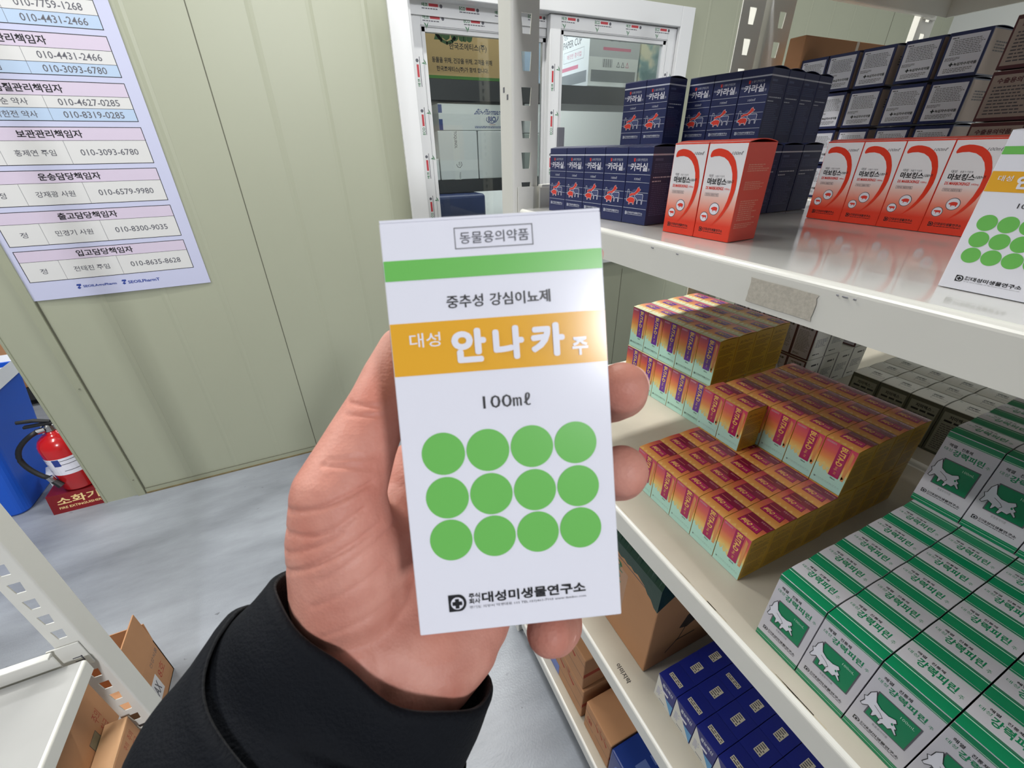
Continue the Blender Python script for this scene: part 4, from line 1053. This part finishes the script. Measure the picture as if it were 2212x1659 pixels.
# far rack of boxes
pal = tag(thing('storage_rack', (-2.15, 3.9, 0)), 'low black steel rack carrying kraft boxes, seen far through the doorway', 'shelving')
mb = MB(); mb.box((-.75, -.25, .075), (.75, .35, .135), M['steel_dark']); mb.box((-.75, -.255, .045), (.75, -.235, .135), M['steel_dark']); mb.build('shelf', pal)
for x in (-.7, .7):
    for y in (-.22, .30): mb = MB(); mb.box((x-.025, y-.025, 0), (x+.025, y+.025, .08), M['steel_dark']); mb.build('leg', pal)
for i, (x, z, l) in enumerate(((-2.36, .135, 'kraft box with black tape, lower left one of the far stack past the doorway'), (-1.93, .135, 'kraft box with black tape, lower right one of the far stack past the doorway'), (-2.34, .362, 'kraft box with black tape, upper left one of the far stack past the doorway'), (-1.92, .362, 'kraft box with black tape, upper right one of the far stack past the doorway'))):
    mb = MB(); mb.rbox((-.205, -.16, 0), (.205, .16, .222), M['kraft'], .003, 2); f = Face(mb, (-.205, -.16, 0), (1,0,0), (0,0,1), .41, .222)
    f.rect(0, .135, .10, .165, BLKR, 1); f.rect(.31, .135, .41, .165, BLKR, 1)
    tag(mb.build('cardboard_box', None, (x, 3.82, z)), l, 'box', 'kraft boxes beyond the doorway')
mb = MB(); mb.rbox((-.16, -.12, 0), (.16, .12, .09), mat('lime_green_board', (132, 196, 60), 0.5), .002, 1); f = Face(mb, (-.16, -.12, 0), (1,0,0), (0,0,1), .32, .09); f.rect(.19, .02, .25, .07, WHITE, 1); f.rect(.03, .02, .09, .07, WHITE, 1)
tag(mb.build('cardboard_box', None, (-2.12, 3.80, .586)), 'small lime green box with white labels on top of the far kraft boxes', 'box')

# ================================================================ left rack: kraft boxes below, open box on the floor
mb = MB(); mb.rbox((-1.08, .50, .2065), (-.702, .905, .430), M['kraft'], .004, 2)
f = Face(mb, (-.702, .50, .2065), (0,1,0), (0,0,1), .405, .2235)
PATCH = mat('print_olive_patch', (134, 128, 104), 0.7); RINK = mat('print_red_ink', (172, 72, 50), 0.7)
f.rect(.300, .075, .332, .130, PATCH, 1); f.frame(.300, .075, .332, .130, .0012, M['fine_dark'], 2); f.rect(0, .0, .405, .055, M['tape_white'], 1)
f.text('MAX', .240, .010, .290, .048, M['black'], 3, 0.03); f.circle(.315, .026, .016, M['black'], 3, 16); f.circle(.322, .026, .012, RINK, 4, 16)
f.text('주의', .345, .125, .368, .160, RINK, 1, 0.0); f.text('취급', .345, .085, .368, .115, RINK, 1, 0.0)
tag(mb.build('cardboard_box'), 'kraft box under the left shelf with white printed tape and an olive patch', 'box', None)
mb = MB(); mb.rbox((-.700, .48, .2065), (-.655, .853, .308), M['kraft'], .003, 2); mb.rbox((-.7005, .479, .307), (-.6555, .854, .311), M['kraft_lit_top'], .001, 1)  # box top in paler kraft: light falling on it is painted into the colour
f = Face(mb, (-.655, .48, .2065), (0,1,0), (0,0,1), .39, .10); f.rect(.290, .006, .325, .052, PATCH, 1)
f.text('주의', .335, .060, .352, .085, RINK, 1, 0.0); f.text('취급', .335, .030, .352, .055, RINK, 1); f.text('주의', .312, .064, .326, .085, RINK, 1)
tag(mb.build('cardboard_box'), 'slim kraft box on the low left shelf, in front of the taped one', 'box')
ob = tag(thing('cardboard_box', (-.86, 1.112, 0)), 'opened kraft box with raised flaps on the floor behind the left rack post', 'box')
hw, hd, hh, t = .133, .068, .165, .004
mb = MB()
for a, b in (((-hw, -hd, 0), (hw, hd, t)), ((hw-t, -hd, 0), (hw, hd, hh)), ((-hw, -hd, 0), (-hw+t, hd, hh)), ((-hw, -hd, 0), (hw, -hd+t, hh)), ((-hw, hd-t, 0), (hw, hd, hh))): mb.box(a, b, M['kraft'])
f = Face(mb, (hw, -hd, 0), (0,1,0), (0,0,1), 2*hd, hh)
f.rect(0, .030, .060, .105, M['tape_white'], 1); f.text('MAX', .006, .045, .05, .09, M['ink_grey'], 2, 0.02); f.text('8호', .070, .060, .112, .098, RINK, 1, 0.0); f.text('건강식품', .060, .128, .125, .146, M['fine_dark'], 1)
mb.build('box_body', ob)
def flap(base_a, base_b, out, L, name):
    mb = MB(); A, B, O = Vector(base_a), Vector(base_b), Vector(out).normalized()*L; nrm = (B-A).cross(O).normalized()*.0035; s = (B-A).normalized()*.006
    q = [A, B, B+O-s, A+O+s]; vs = q+[p-nrm for p in q]
    mb.add(vs, [(0,1,2,3),(7,6,5,4),(0,4,5,1),(1,5,6,2),(2,6,7,3),(3,7,4,0)], M['kraft']); return mb.build(name, ob)
flap((hw, -hd, hh), (hw, hd, hh), (-.05, .10, .9), .125, 'flap'); flap((hw, hd, hh), (-hw, hd, hh), (0, .25, .9), .066, 'flap'); flap((-hw, hd, hh), (-hw, -hd, hh), (-.8, 0, .5), .10, 'flap'); flap((-hw, -hd, hh), (hw, -hd, hh), (0, -.9, -.2), .066, 'flap')

# ================================================================ lower right shelves
kb = tag(thing('cardboard_box', (0, 0, 0)), 'kraft box with green print and clear tape, left of the royal blue cartons', 'box')
mb = MB(); mb.rbox((.431, .318, D_LOW), (.80, .585, D_LOW+.232), M['kraft'], .003, 2)
GP = mat('print_box_green', (24, 104, 62), 0.5); f = Face(mb, (.431, .585, D_LOW), (0,-1,0), (0,0,1), .267, .232)
f.text('영양제', .105, .125, .165, .215, GP, 1, 0.02, rot=-90); f.text('동물', .075, .150, .100, .215, GP, 1, 0.02, rot=-90); f.rect(.03, .222, .255, .2245, M['fine_dark'], 1)
g = Face(mb, (.431, .318, D_LOW), (1,0,0), (0,0,1), .369, .232); DK = mat('print_umber_ink', (60, 48, 36), 0.7)
g.upoly([(.20,.44),(.24,.58),(.34,.70),(.50,.86),(.46,.66),(.38,.50),(.26,.40)], DK, 1); g.ring([(.25*g.w,.42*g.h),(.22*g.w,.28*g.h),(.14*g.w,.14*g.h)], .003, DK, 1, False); g.rect(.20*g.w, .25*g.h, .34*g.w, .265*g.h, DK, 1)
mb.build('box_body', kb)
mb = MB(); f = Face(mb, (.431, .585, D_LOW), (0,-1,0), (0,0,1), .267, .232); f.poly([(.06,.09),(.178,.085),(.182,.20),(.07,.218)], M['tape'], 3)
TR = bpy.data.materials.new('clear_tape'); TR.use_nodes = True; nb = TR.node_tree.nodes['Principled BSDF']; nb.inputs['Alpha'].default_value = 0.22; nb.inputs['Base Color'].default_value = lin((220, 206, 190)); nb.inputs['Roughness'].default_value = 0.12
mb.mats = [TR]; mb.build('tape_strip', kb)
mb = MB(); GREENB = mat('dark_green_wrap', (10, 54, 38), 0.3, bump=0.2, bscale=40); R = random.Random(3)
top = []; bot = []
for i in range(28):
    y = .590-.272*i/27; top.append((.440+.01*R.random(), y, D_LOW+.318)); bot.append((.4285, y, D_LOW+.2325+(.004 if i % 2 else 0)-(.035*max(0, (i-22)/5))))
mid = [(.4285, p[1], D_LOW+.262) for p in top]
back = [(.78, p[1], D_LOW+.30) for p in top]
n = 28; fs = [(i, i+1, n+i+1, n+i) for i in range(n-1)] + [(n+i, n+i+1, 2*n+i+1, 2*n+i) for i in range(n-1)] + [(2*n+i, 2*n+i+1, 3*n+i+1, 3*n+i) for i in range(n-1)]
mb.add(bot+mid+top+back, fs, GREENB)
mb.poly([bot[-1], mid[-1], top[-1], back[-1], (.78, .317, D_LOW+.2335), (.47, .317, D_LOW+.2335)], GREENB)
o = mb.build('green_wrapping', kb); o['label'] = 'dark green wrapping bulging out of the box top'
def ship_box(y0, y1, z0, h, label, blue=False):
    b = tag(thing('cardboard_box', (0, 0, 0)), label, 'box', 'kraft shipping boxes on the bottom shelf')
    mb = MB(); mb.rbox((.396, y0, z0), (.80, y1, z0+h), M['kraft'], .003, 2)
    f = Face(mb, (.396, y1, z0), (0,-1,0), (0,0,1), y1-y0, h); W_ = y1-y0
    f.rect(.0, h*.72, W_*.45, h*.735, M['black'], 1); f.rect(W_*.5, h*.80, W_, h*.812, M['black'], 1); f.rect(0, h*.30, W_*.38, h*.315, M['black'], 1); f.rect(W_*.45, h*.36, W_, h*.372, M['black'], 1)
    for k in range(3):
        a = W_*(.40+.16*k); f.poly([(a, h*.78), (a+W_*.13, h*.62), (a+W_*.15, h*.70)], RINK, 2); f.poly([(a+.004, h*.92), (a+W_*.06, h*.80), (a+W_*.07, h*.86)], RINK, 2)
    f.text('수출용', W_*.10, h*.42, W_*.30, h*.60, RINK, 2, 0.02)
    g = Face(mb, (.396, y0, z0), (1,0,0), (0,0,1), .404, h); g.rect(0, h*.40, .404, h*.52, RINK, 1)
    mb.build('box_body', b)
    if blue:
        mb = MB(); f = Face(mb, (.396, y1, z0), (0,-1,0), (0,0,1), y1-y0, h); f.rect(W_*.30, h*.02, W_*.62, h*.40, c_mat('label_blue', (70, 104, 190)), 4); f.rect(W_*.34, h*.42, W_*.48, h*.60, c_mat('label_blue', (70, 104, 190)), 4)
        o = mb.build('shipping_label', b); o['label'] = 'blue shipping label'
    return b
ship_box(.4480, .760, D_BOT, .131, 'kraft shipping box with red chevrons lying lowest on the bottom shelf', True)
ship_box(.4560, .760, D_BOT+.1325, .132, 'kraft shipping box with red chevrons stacked on the lowest one', False)
ship_box(.325, .432, D_BOT, .120, 'single low kraft shipping box with red marks, beside the dark blue box', False)
mb = MB(); NB = mat('dark_blue_board', (16, 50, 128), 0.35); mb.rbox((.394, .05, D_BOT), (.80, .322, D_BOT+.121), NB, .004, 2)
f = Face(mb, (.394, .05, D_BOT+.121), (1,0,0), (0,1,0), .406, .272); f.fine(.03, .20, .37, .225, 1, c_mat('pale_blue_ink', (88, 110, 170)), 1, 4, .8, .05)
g = Face(mb, (.394, .322, D_BOT), (0,-1,0), (0,0,1), .272, .121); g.circle(.05, .07, .03, c_mat('label_blue', (70, 104, 190)), 1, 20); g.rect(.02, .01, .25, .03, c_mat('label_blue', (70, 104, 190)), 1)
tag(mb.build('cardboard_box'), 'dark blue glossy box on the bottom shelf at the lower picture edge', 'box')

# ================================================================ room behind the window
mb = MB(); mb.box((.1, 4.45, 0), (6.0, 4.5, 3.0), M['far_wall']); struct(mb.build('wall_window_room'))
wr = tag(thing('storage_rack', (0, 0, 0)), 'dark steel rack of boxes standing behind the window glass', 'shelving')
for z0_, z1_ in ((1.757, 1.853), (1.286, 1.356)):
    mb = MB(); mb.box((.48, 2.70, z0_), (2.75, 3.15, z1_), M['steel_dark']); mb.build('shelf', wr)
for x in (.50, 2.73):
    for y in (2.73, 3.12): mb = MB(); mb.box((x-.02, y-.02, 0), (x+.02, y+.02, 2.4), M['steel_dark']); mb.build('post', wr)
def wbox(x0, x1, z0, z1, m, y0=2.705, dep=.36, rz=0):
    mb = MB(); mb.rbox((x0, y0, z0), (x1, y0+dep, z1), m, .004, 2); f = Face(mb, (x0, y0, z0), (1,0,0), (0,0,1), x1-x0, z1-z0); return mb, f
WB = mat('white_board', (222, 224, 224), 0.55); DG = mat('print_dark_green', (52, 84, 44), 0.6)
mb, f = wbox(.745, 1.27, 1.8545, 2.20, mat('kraft_pale', (190, 160, 112), 0.75, var=.06))
f.text('zoetis', .060, .165, .275, .262, DG, 1, 0.05); f.ring([(.075,.19),(.10,.165),(.13,.155),(.16,.165),(.175,.18)], .014, DG, 1, False); f.text('한국조에티스(주)', .140, .125, .355, .160, M['black'], 1, 0.015)
f.text('동물을 위해, 건강을 위해, 고객을 위해', .040, .068, .385, .094, M['black'], 1, 0.02); f.text('한국조에티스(주)가 함께 합니다.', .062, .030, .362, .056, M['black'], 1, 0.02); f.rect(0, 0, .525, .014, c_mat('band_green', (70, 120, 50)), 1)
tag(mb.build('cardboard_box'), 'kraft box with green and black Korean print on the upper shelf behind the window', 'box')
mb, f = wbox(.795, 1.285, 1.612, 1.742, WB)
BI = mat('print_bio_blue', (40, 64, 128), 0.5)
f.rect(.0, .085, .022, .125, BI, 1); f.rect(.0, .002, .022, .055, BI, 1); f.text('Bio-Pharmachemie', .225, .080, .450, .108, BI, 1, 0.015, shear=.12); f.text('BIO', .300, .045, .350, .072, BI, 1, 0.03)
f.ring([(.292,.066),(.289,.052),(.30,.042),(.325,.038),(.35,.046),(.362,.060),(.364,.072)], .004, BI, 1, False); f.text('VIETNAM', .305, .027, .345, .034, RINK, 1); f.fine(.215, .012, .44, .024, 2, BI, 1, 4, .6, .1)
tag(mb.build('cardboard_box'), 'long white box with blue lettering behind the left window pane', 'box')
for i, (a, b) in enumerate(((.782, 1.020), (1.026, 1.262))):
    mb, f = wbox(a, b, 1.357, 1.611, WB)
    if i == 0:
        f.rect(.085, 0, .125, .254, c_mat('tape_pale', (226, 228, 226)), 1); f.text('TOQUINOL', .093, .165, .112, .252, M['ink_grey'], 2, .01, rot=-90); f.ring([(.100,.082),(.106,.068),(.122,.064),(.134,.078),(.130,.094)], .003, M['ink_grey'], 2, False); f.text('VIO', .112, .075, .124, .096, M['ink_grey'], 2, 0.01, rot=-90); f.text('TOQUI', .112, .004, .124, .040, M['ink_grey'], 2, .01, rot=-90)
    tag(mb.build('cardboard_box'), ['pale grey box with printed tape below the long white one behind the window', 'pale grey untaped box below the long white one, next to the taped one'][i], 'box')
mb, f = wbox(.650, .776, 1.357, 1.470, WB); f.fine(.07, .01, .11, .10, 6, M['fine_grey'], 1, 3); tag(mb.build('cardboard_box'), 'small white box at the left edge of the window, on the lower dark shelf', 'box')
mb, f = wbox(1.335, 1.560, 1.854, 2.095, mat('pale_blue_board', (178, 200, 228), 0.5)); f.rect(.10, .0, .115, .24, WB, 1); tag(mb.build('cardboard_box'), 'pale blue box seen between the post and the right sash, upper shelf', 'box')
mb, f = wbox(1.335, 1.560, 1.600, 1.752, WB); f.rect(.105, .01, .125, .14, BI, 1); tag(mb.build('cardboard_box'), 'white box with a blue stripe between the post and the right sash', 'box')
mb, f = wbox(1.335, 1.505, 1.357, 1.598, mat('grey_green_board', (176, 184, 178), 0.55)); tag(mb.build('cardboard_box'), 'grey-green box between the post and the right sash, on the lower shelf', 'box')
mb, f = wbox(1.772, 2.150, 1.854, 2.19, WB, 2.705, .34); GB = c_mat('band_grey', (128, 132, 136)); PK = c_mat('pink_band', (206, 118, 142))
f.rect(.02, .025, .36, .085, GB, 1); f.rect(0, .150, .378, .336, c_mat('pale_grey_block', (186, 188, 192)), 1); f.rect(.10, .185, .31, .200, PK, 2)
for k in range(14): f.rect(.10+k*.0055, .100, .10+k*.0055+.001+.003*((k*7) % 3)/2, .142, M['ink_grey'], 2)
for k in range(3): f.ring([(.21+k*.035, .105), (.232+k*.035, .105), (.221+k*.035, .130)], .003, (M['ink_grey'], M['ink_grey'], PK)[k], 2)
f.text('CUP', .12, .23, .30, .27, M['ink_grey'], 2)
g = Face(mb, (1.772, 3.045, 1.854), (0,-1,0), (0,0,1), .34, .336)
g.rect(.0, .025, .32, .085, GB, 1); g.rect(.0, .105, .22, .125, PK, 1); g.text('PAPER CUP', .03, .225, .25, .262, M['ink_grey'], 1, .01); g.text('종이컵', .03, .272, .22, .31, M['fine_grey'], 1); g.frame(.04, .150, .28, .205, .002, M['fine_grey'], 1); g.text('깨끗한 종이컵', .08, .165, .25, .19, PK, 2)
tag(mb.build('cardboard_box'), 'white paper cup box with grey bands behind the right window pane', 'box')
FL = bpy.data.materials.new('floral_print'); FL.use_nodes = True; nt = FL.node_tree; tc = nt.nodes.new('ShaderNodeTexCoord'); no = nt.nodes.new('ShaderNodeTexNoise'); no.inputs['Scale'].default_value = 7; no.inputs['Detail'].default_value = 3
cr = nt.nodes.new('ShaderNodeValToRGB'); cr.color_ramp.elements[0].position = .40; cr.color_ramp.elements[0].color = lin((60, 118, 122)); cr.color_ramp.elements[1].position = .58; cr.color_ramp.elements[1].color = lin((222, 216, 186)); e = cr.color_ramp.elements.new(.48); e.color = lin((120, 160, 160))
nt.links.new(tc.outputs['Object'], no.inputs['Vector']); nt.links.new(no.outputs['Fac'], cr.inputs[0]); nt.links.new(cr.outputs[0], nt.nodes['Principled BSDF'].inputs['Base Color'])
mb, f = wbox(2.165, 2.44, 1.854, 2.17, FL, 2.71, .12); tag(mb.build('gift_pack'), 'teal and cream floral pack to the right of the paper cup box', 'pack')
mb = MB(); CR = mat('dusk_blue_plastic', (56, 70, 118), 0.35, var=.2, vscale=8); mb.rbox((.60, 2.60, 0), (1.02, 2.98, 1.280), CR, .02, 3)
for k in range(5): mb.rbox((.62, 2.592, .10+.24*k), (1.00, 2.602, .13+.24*k), CR, .003, 1)
cr_ = mb.build('plastic_crate', None, (0, 0, .0015))
tag(cr_, 'tall dark blue plastic crate low behind the left window pane', 'crate')
# ================================================================ the hand that holds the white carton
HB = []          # (chain of (u, n, z, r) in millimetres, carton frame)
HB.append([(-56.5, 15, -8, 20.5), (-56.3, 10.0, 12, 17.5), (-55.4, 8.6, 27, 15), (-48.6, 14.5, 42, 12.3), (-42.4, 21, 54.5, 10.8), (-38.4, 26, 64, 10.2), (-34.9, 30, 73, 8.6)])     # thumb and its ball
HB.append([(-50, 20, 2, 18), (-44, 36, 10, 15), (-38, 46, 24, 11)])                                             # web of the thumb
HB.append([(-50, 22, -20, 19), (-40, 45, 0, 15), (-32, 56, 26, 12), (-30, 57.5, 44, 10.5)])                     # index metacarpal
HB.append([(-44, 26, -25, 19), (-30, 50, -4, 15), (-18, 59.3, 28.6, 11.5)])                                      # middle
HB.append([(-38, 26, -32, 18), (-22, 50, -12, 14), (-9, 57.3, 7, 11)])                                          # ring
HB.append([(-32, 20, -40, 18), (-20, 31, -33, 18), (-12, 46, -19, 14), (-7, 43.6, -14.6, 10.2)])               # little finger side
HB.append([(-60, 17, -26, 20.5), (-46, 17, -33, 20.5), (-33, 16.6, -40, 18.5), (-24, 24, -38, 17)])            # heel of the hand
HB.append([(-58, 14, -32, 22), (-68, 8, -52, 23)]); HB.append([(-40, 17, -42, 21), (-56, 8, -62, 23)])          # wrist into the cuff
HB.append([(-50, 30, -10, 17), (-46, 44, 0, 14), (-30, 48, -12, 15)])
FI = [[(-30.8, 57.5, 44.9, 10.6), (-10, 54, 62, 9.4), (14, 41, 79.5, 9.4), (22, 38, 88, 8.6), (27, 36.6, 95, 8.5), (34, 35.6, 104, 7.6)],
      [(-17.9, 59.3, 28.6, 11.3), (5, 54, 37, 10.0), (27, 41.3, 43.3, 9.9), (34.5, 32, 47, 9.2), (39.6, 20.6, 50.2, 9.2), (39.2, 8, 53.6, 9.0), (36.6, -2.4, 56.2, 8.1)],
      [(-9.1, 57.3, 7.0, 10.8), (10, 51, 10, 9.7), (28.0, 40.0, 12.8, 9.3), (35.4, 30.0, 17.5, 8.6), (37.6, 18.0, 21.8, 8.7), (37.0, 6, 26.6, 8.8), (34.8, -4.4, 31.0, 8.0)],
      [(-7.0, 43.6, -14.6, 10.0), (4, 37, -21.5, 8.8), (13.4, 27, -27.2, 8.6), (15.4, 16, -26.6, 7.9), (13.6, 5.5, -23.6, 7.8), (10.6, -4, -18.4, 7.6), (8.2, -10.4, -14.2, 6.9)]]
HB += FI
mb = MB()
for ch in HB:
    # a tapered tube through the joints, rounded at every joint
    for (a, b) in zip(ch, ch[1:]):
        A, B = Vector(a[:3]), Vector(b[:3]); n = 4
        mb.tube([A.lerp(B, i/n) for i in range(n+1)], [a[3]+(b[3]-a[3])*i/n for i in range(n+1)], M['skin'], 18)
    for p in ch: sph(mb, p[:3], p[3], M['skin'], 9)
me = mb.data('hand_blocking'); tmp = bpy.data.objects.new('hand_blocking', me); COL.objects.link(tmp)
rm = tmp.modifiers.new('r', 'REMESH'); rm.mode = 'VOXEL'; rm.voxel_size = 0.8; rm.adaptivity = 0
sm = tmp.modifiers.new('s', 'SMOOTH'); sm.factor = 0.5; sm.iterations = 22
me2 = bpy.data.meshes.new_from_object(tmp.evaluated_get(bpy.context.evaluated_depsgraph_get()))
bpy.data.objects.remove(tmp)
# skin folds of the thumb ball and the finger joints, pressed into the surface
CR_ = [([(-68, -1, 26.5), (-64.5, -3.8, 27.2), (-55.1, -4.1, 28.6), (-46.7, -4.4, 31.1), (-42.5, -4.5, 32.4)], .95, 1.1), ([(-70, 0, 19.8), (-66.1, -4.4, 20.2), (-58.5, -4.8, 20.3), (-51.5, -5.0, 21.8), (-44.7, -5.2, 25.4)], .8, 1.1),
       ([(-71, 0, 13.4), (-67.5, -4.8, 14.4), (-57.4, -5.1, 17.5), (-50.3, -5.2, 20.4)], .7, 1.0), ([(-72, 0, 6.5), (-69.1, -5.4, 8.1), (-59.2, -5.6, 11.5), (-50.7, -5.7, 14.9), (-42.2, -5.8, 18.4)], .9, 1.2),
       ([(-58, -6, 6.8), (-54.0, -6.1, 8.3), (-45.4, -6.2, 12.5), (-38.3, -6.2, 15.4)], .55, 1.0), ([(-55.6, -3.1, 39.9), (-48.8, -3.5, 39.1), (-42.1, -4.1, 36.9)], .5, 1.0), ([(-54.2, -3.2, 41.2), (-46.4, -4.0, 41.0), (-41.1, -4.6, 40.0)], .35, .9),
       ([(-62, -5, -2), (-52, -6, 1.5), (-42, -6, 5)], .4, 1.2), ([(-60, -5, -12), (-48, -6, -9), (-36, -4, -6)], .35, 1.4), ([(-40, 2, 55), (-50, 3, 57)], .45, 1.0), ([(-39, 3, 52), (-50, 3, 53.5)], .35, .9)]
segs = []
for pts, dep, wd in CR_:
    for a, b in zip(pts, pts[1:]): segs.append((Vector((a[0], a[2])), Vector((b[0], b[2])), dep, wd*.72))
nrm = [v.normal.copy() for v in me2.vertices]
for v, nn in zip(me2.vertices, nrm):
    if v.co.y < 14 and v.co.x < -30:
        p = Vector((v.co.x, v.co.z)); best = 0
        for a, b, dep, wd in segs:
            ab = b-a; t = max(0, min(1, (p-a).dot(ab)/ab.length_squared)); q = (p-a-ab*t).length
            if q < wd*3: best = max(best, dep*math.exp(-(q/wd)**2))
        v.co -= nn*best*1.15
for v in me2.vertices: v.co *= .001
me2.polygons.foreach_set('use_smooth', [True]*len(me2.polygons))
me2.materials.clear(); me2.materials.append(M['skin']); me2.name = 'person_hand'
hand = bpy.data.objects.new('person', me2); COL.objects.link(hand)
hand.rotation_mode = 'QUATERNION'; hand.location = held_m.translation; hand.rotation_quaternion = held_m.to_quaternion()
tag(hand, 'person in a black jacket, left hand gripping the white dotted carton', 'person')
def nail(c, nvec, along, L, W_, parent=hand):
    """thin curved plate lying on the back of a fingertip"""
    nv = Vector(nvec).normalized(); al = Vector(along).normalized(); al = (al-nv*al.dot(nv)).normalized(); sd = nv.cross(al); C = Vector(c); vs = []; fs = []; K = 8
    for i in range(K+1):
        for j in range(K+1):
            s = (i/K-.5)*2; t = (j/K-.5)*2
            q = s*math.sqrt(max(0, 1-.45*t*t)); r_ = t*math.sqrt(max(0, 1-.30*s*s))
            p = C+al*(q*L/2)+sd*(r_*W_/2)-nv*(.22*(r_*W_/2)**2/3.2+.035*(q*L/2)**2/4); vs.append((p*.001)[:])
    for i in range(K):
        for j in range(K): fs.append((i*(K+1)+j, (i+1)*(K+1)+j, (i+1)*(K+1)+j+1, i*(K+1)+j+1))
    mb = MB(); mb.add(vs, fs, M['nail']); o = mb.build('fingernail', parent, smooth=True)
    md = o.modifiers.new('t', 'SOLIDIFY'); md.thickness = .0006; md.offset = 0
nail((42.9, 1.0, 30.2), (.93, -.05, .38), (-.1, -.9, .4), 11, 9.5)
nail((44.6, 3.5, 57.6), (.93, .15, .30), (-.1, -.95, .25), 11, 10)
nail((14.6, -6.8, -20.6), (.62, -.28, -.70), (-.2, -.7, .35), 8.5, 7.5)
nail((40.6, 38.4, 103.0), (.60, .70, .1), (.45, -.1, .8), 10, 9)
nail((-40.3, 36.8, 73.0), (-.6, .75, .2), (.25, .1, .9), 11, 10)

# ---- jacket: inner cuff and outer sleeve, tubes round the forearm
ST = [(Vector((-42.0, 18.5, -19.0)), 0), (Vector((-45.5, 16.5, -24.6)), 0), (Vector((-62.2, 10.3, -47.2)), 0), (Vector((-70.4, 2.2, -63.1)), 0), (Vector((-88.2, -11.0, -105.8)), 0), (Vector((-112, -28, -165)), 0), (Vector((-150, -58, -250)), 0)]
CUM = [0]
for a, b in zip(ST, ST[1:]): CUM.append(CUM[-1]+(b[0]-a[0]).length)
def centre(s):
    for i in range(len(CUM)-1):
        if s <= CUM[i+1] or i == len(CUM)-2:
            t = (s-CUM[i])/(CUM[i+1]-CUM[i]); return ST[i][0].lerp(ST[i+1][0], t)
def cloth_tube(name, s_of, s_end, maj, minr, mat_, seed, fold=1.0, n_th=72, n_s=46, lining=True):
    R = random.Random(seed); ph = [R.random()*6.28 for _ in range(8)]
    MAJ = Vector((.860, .03, -.510)).normalized(); mb = MB(); vs = []
    def pt(th, s, k=0.0):
        c = centre(s); ax = (centre(s+4)-centre(max(0, s-4))).normalized()
        m1 = (MAJ-ax*MAJ.dot(ax)).normalized(); m2 = ax.cross(m1).normalized()
        if m2.y > 0: m2 = -m2
        wob = fold*(0.9*math.sin(s*.16+3*math.sin(th+ph[0])+ph[1])+0.8*math.sin(2*th+s*.07+ph[2])+0.5*math.sin(5*th-s*.21+ph[3]))*min(1, max(0, (s-s_of(th))/14))
        # a soft squarish cross-section
        cx, sx = math.cos(th), math.sin(th); p = 2.25; e = (abs(cx)**p+abs(sx)**p)**(-1/p)
        return c+m1*(sx*e*(maj(s)+wob-k))+m2*(cx*e*(minr(s)+wob-k))
    for i in range(n_s+1):
        for j in range(n_th):
            th = 2*PI*j/n_th; s0 = s_of(th); t = (i/n_s)**1.3; s = s0+(s_end-s0)*t
            k = 1.4*(1-min(1, (s-s0)/1.6))**2
            vs.append((pt(th, s, k)*.001)[:])
    N = len(vs)
    for i in range(7):
        for j in range(n_th):
            th = 2*PI*j/n_th; s = s_of(th)+.25+i*4.0; vs.append((pt(th, s, 2.4)*.001)[:])
    fs = [(i*n_th+j, (i+1)*n_th+j, (i+1)*n_th+(j+1) % n_th, i*n_th+(j+1) % n_th) for i in range(n_s) for j in range(n_th)]
    f2 = [(N+i*n_th+j, N+i*n_th+(j+1) % n_th, N+(i+1)*n_th+(j+1) % n_th, N+(i+1)*n_th+j) for i in range(6) for j in range(n_th)]
    f2 += [(j, (j+1) % n_th, N+(j+1) % n_th, N+j) for j in range(n_th)]
    n0 = len(mb.v); k0 = mb.mi(mat_); k1 = mb.mi(M['cloth_lining']); mb.v += vs
    for f_ in fs: mb.f.append(f_); mb.m.append(k0)
    for f_ in f2: mb.f.append(f_); mb.m.append(k1)
    o = mb.build(name, hand, smooth=True); return o
# th = 0 faces the viewer, th = pi/2 is the right (little finger) end of the cuff
def s_cuff(th): return 9.0+3.0*max(0, math.cos(th))**1.2+1.2*math.sin(3*th+.7)+1.0*math.sin(7*th)*max(0, math.cos(th))
cloth_tube('jacket_cuff', s_cuff, 100, lambda s: 43.0+.09*s, lambda s: 27.5+.10*s, M['cloth'], 3, .8)
def s_sleeve(th): return 26+40*(0.5+0.5*math.sin(th-.35))**1.5+16*max(0, math.cos(th))
cloth_tube('jacket_sleeve', s_sleeve, CUM[-1]-1, lambda s: 47.5+.085*min(s, 150), lambda s: 31.5+.11*min(s, 150), M['cloth'], 9, 1.2)
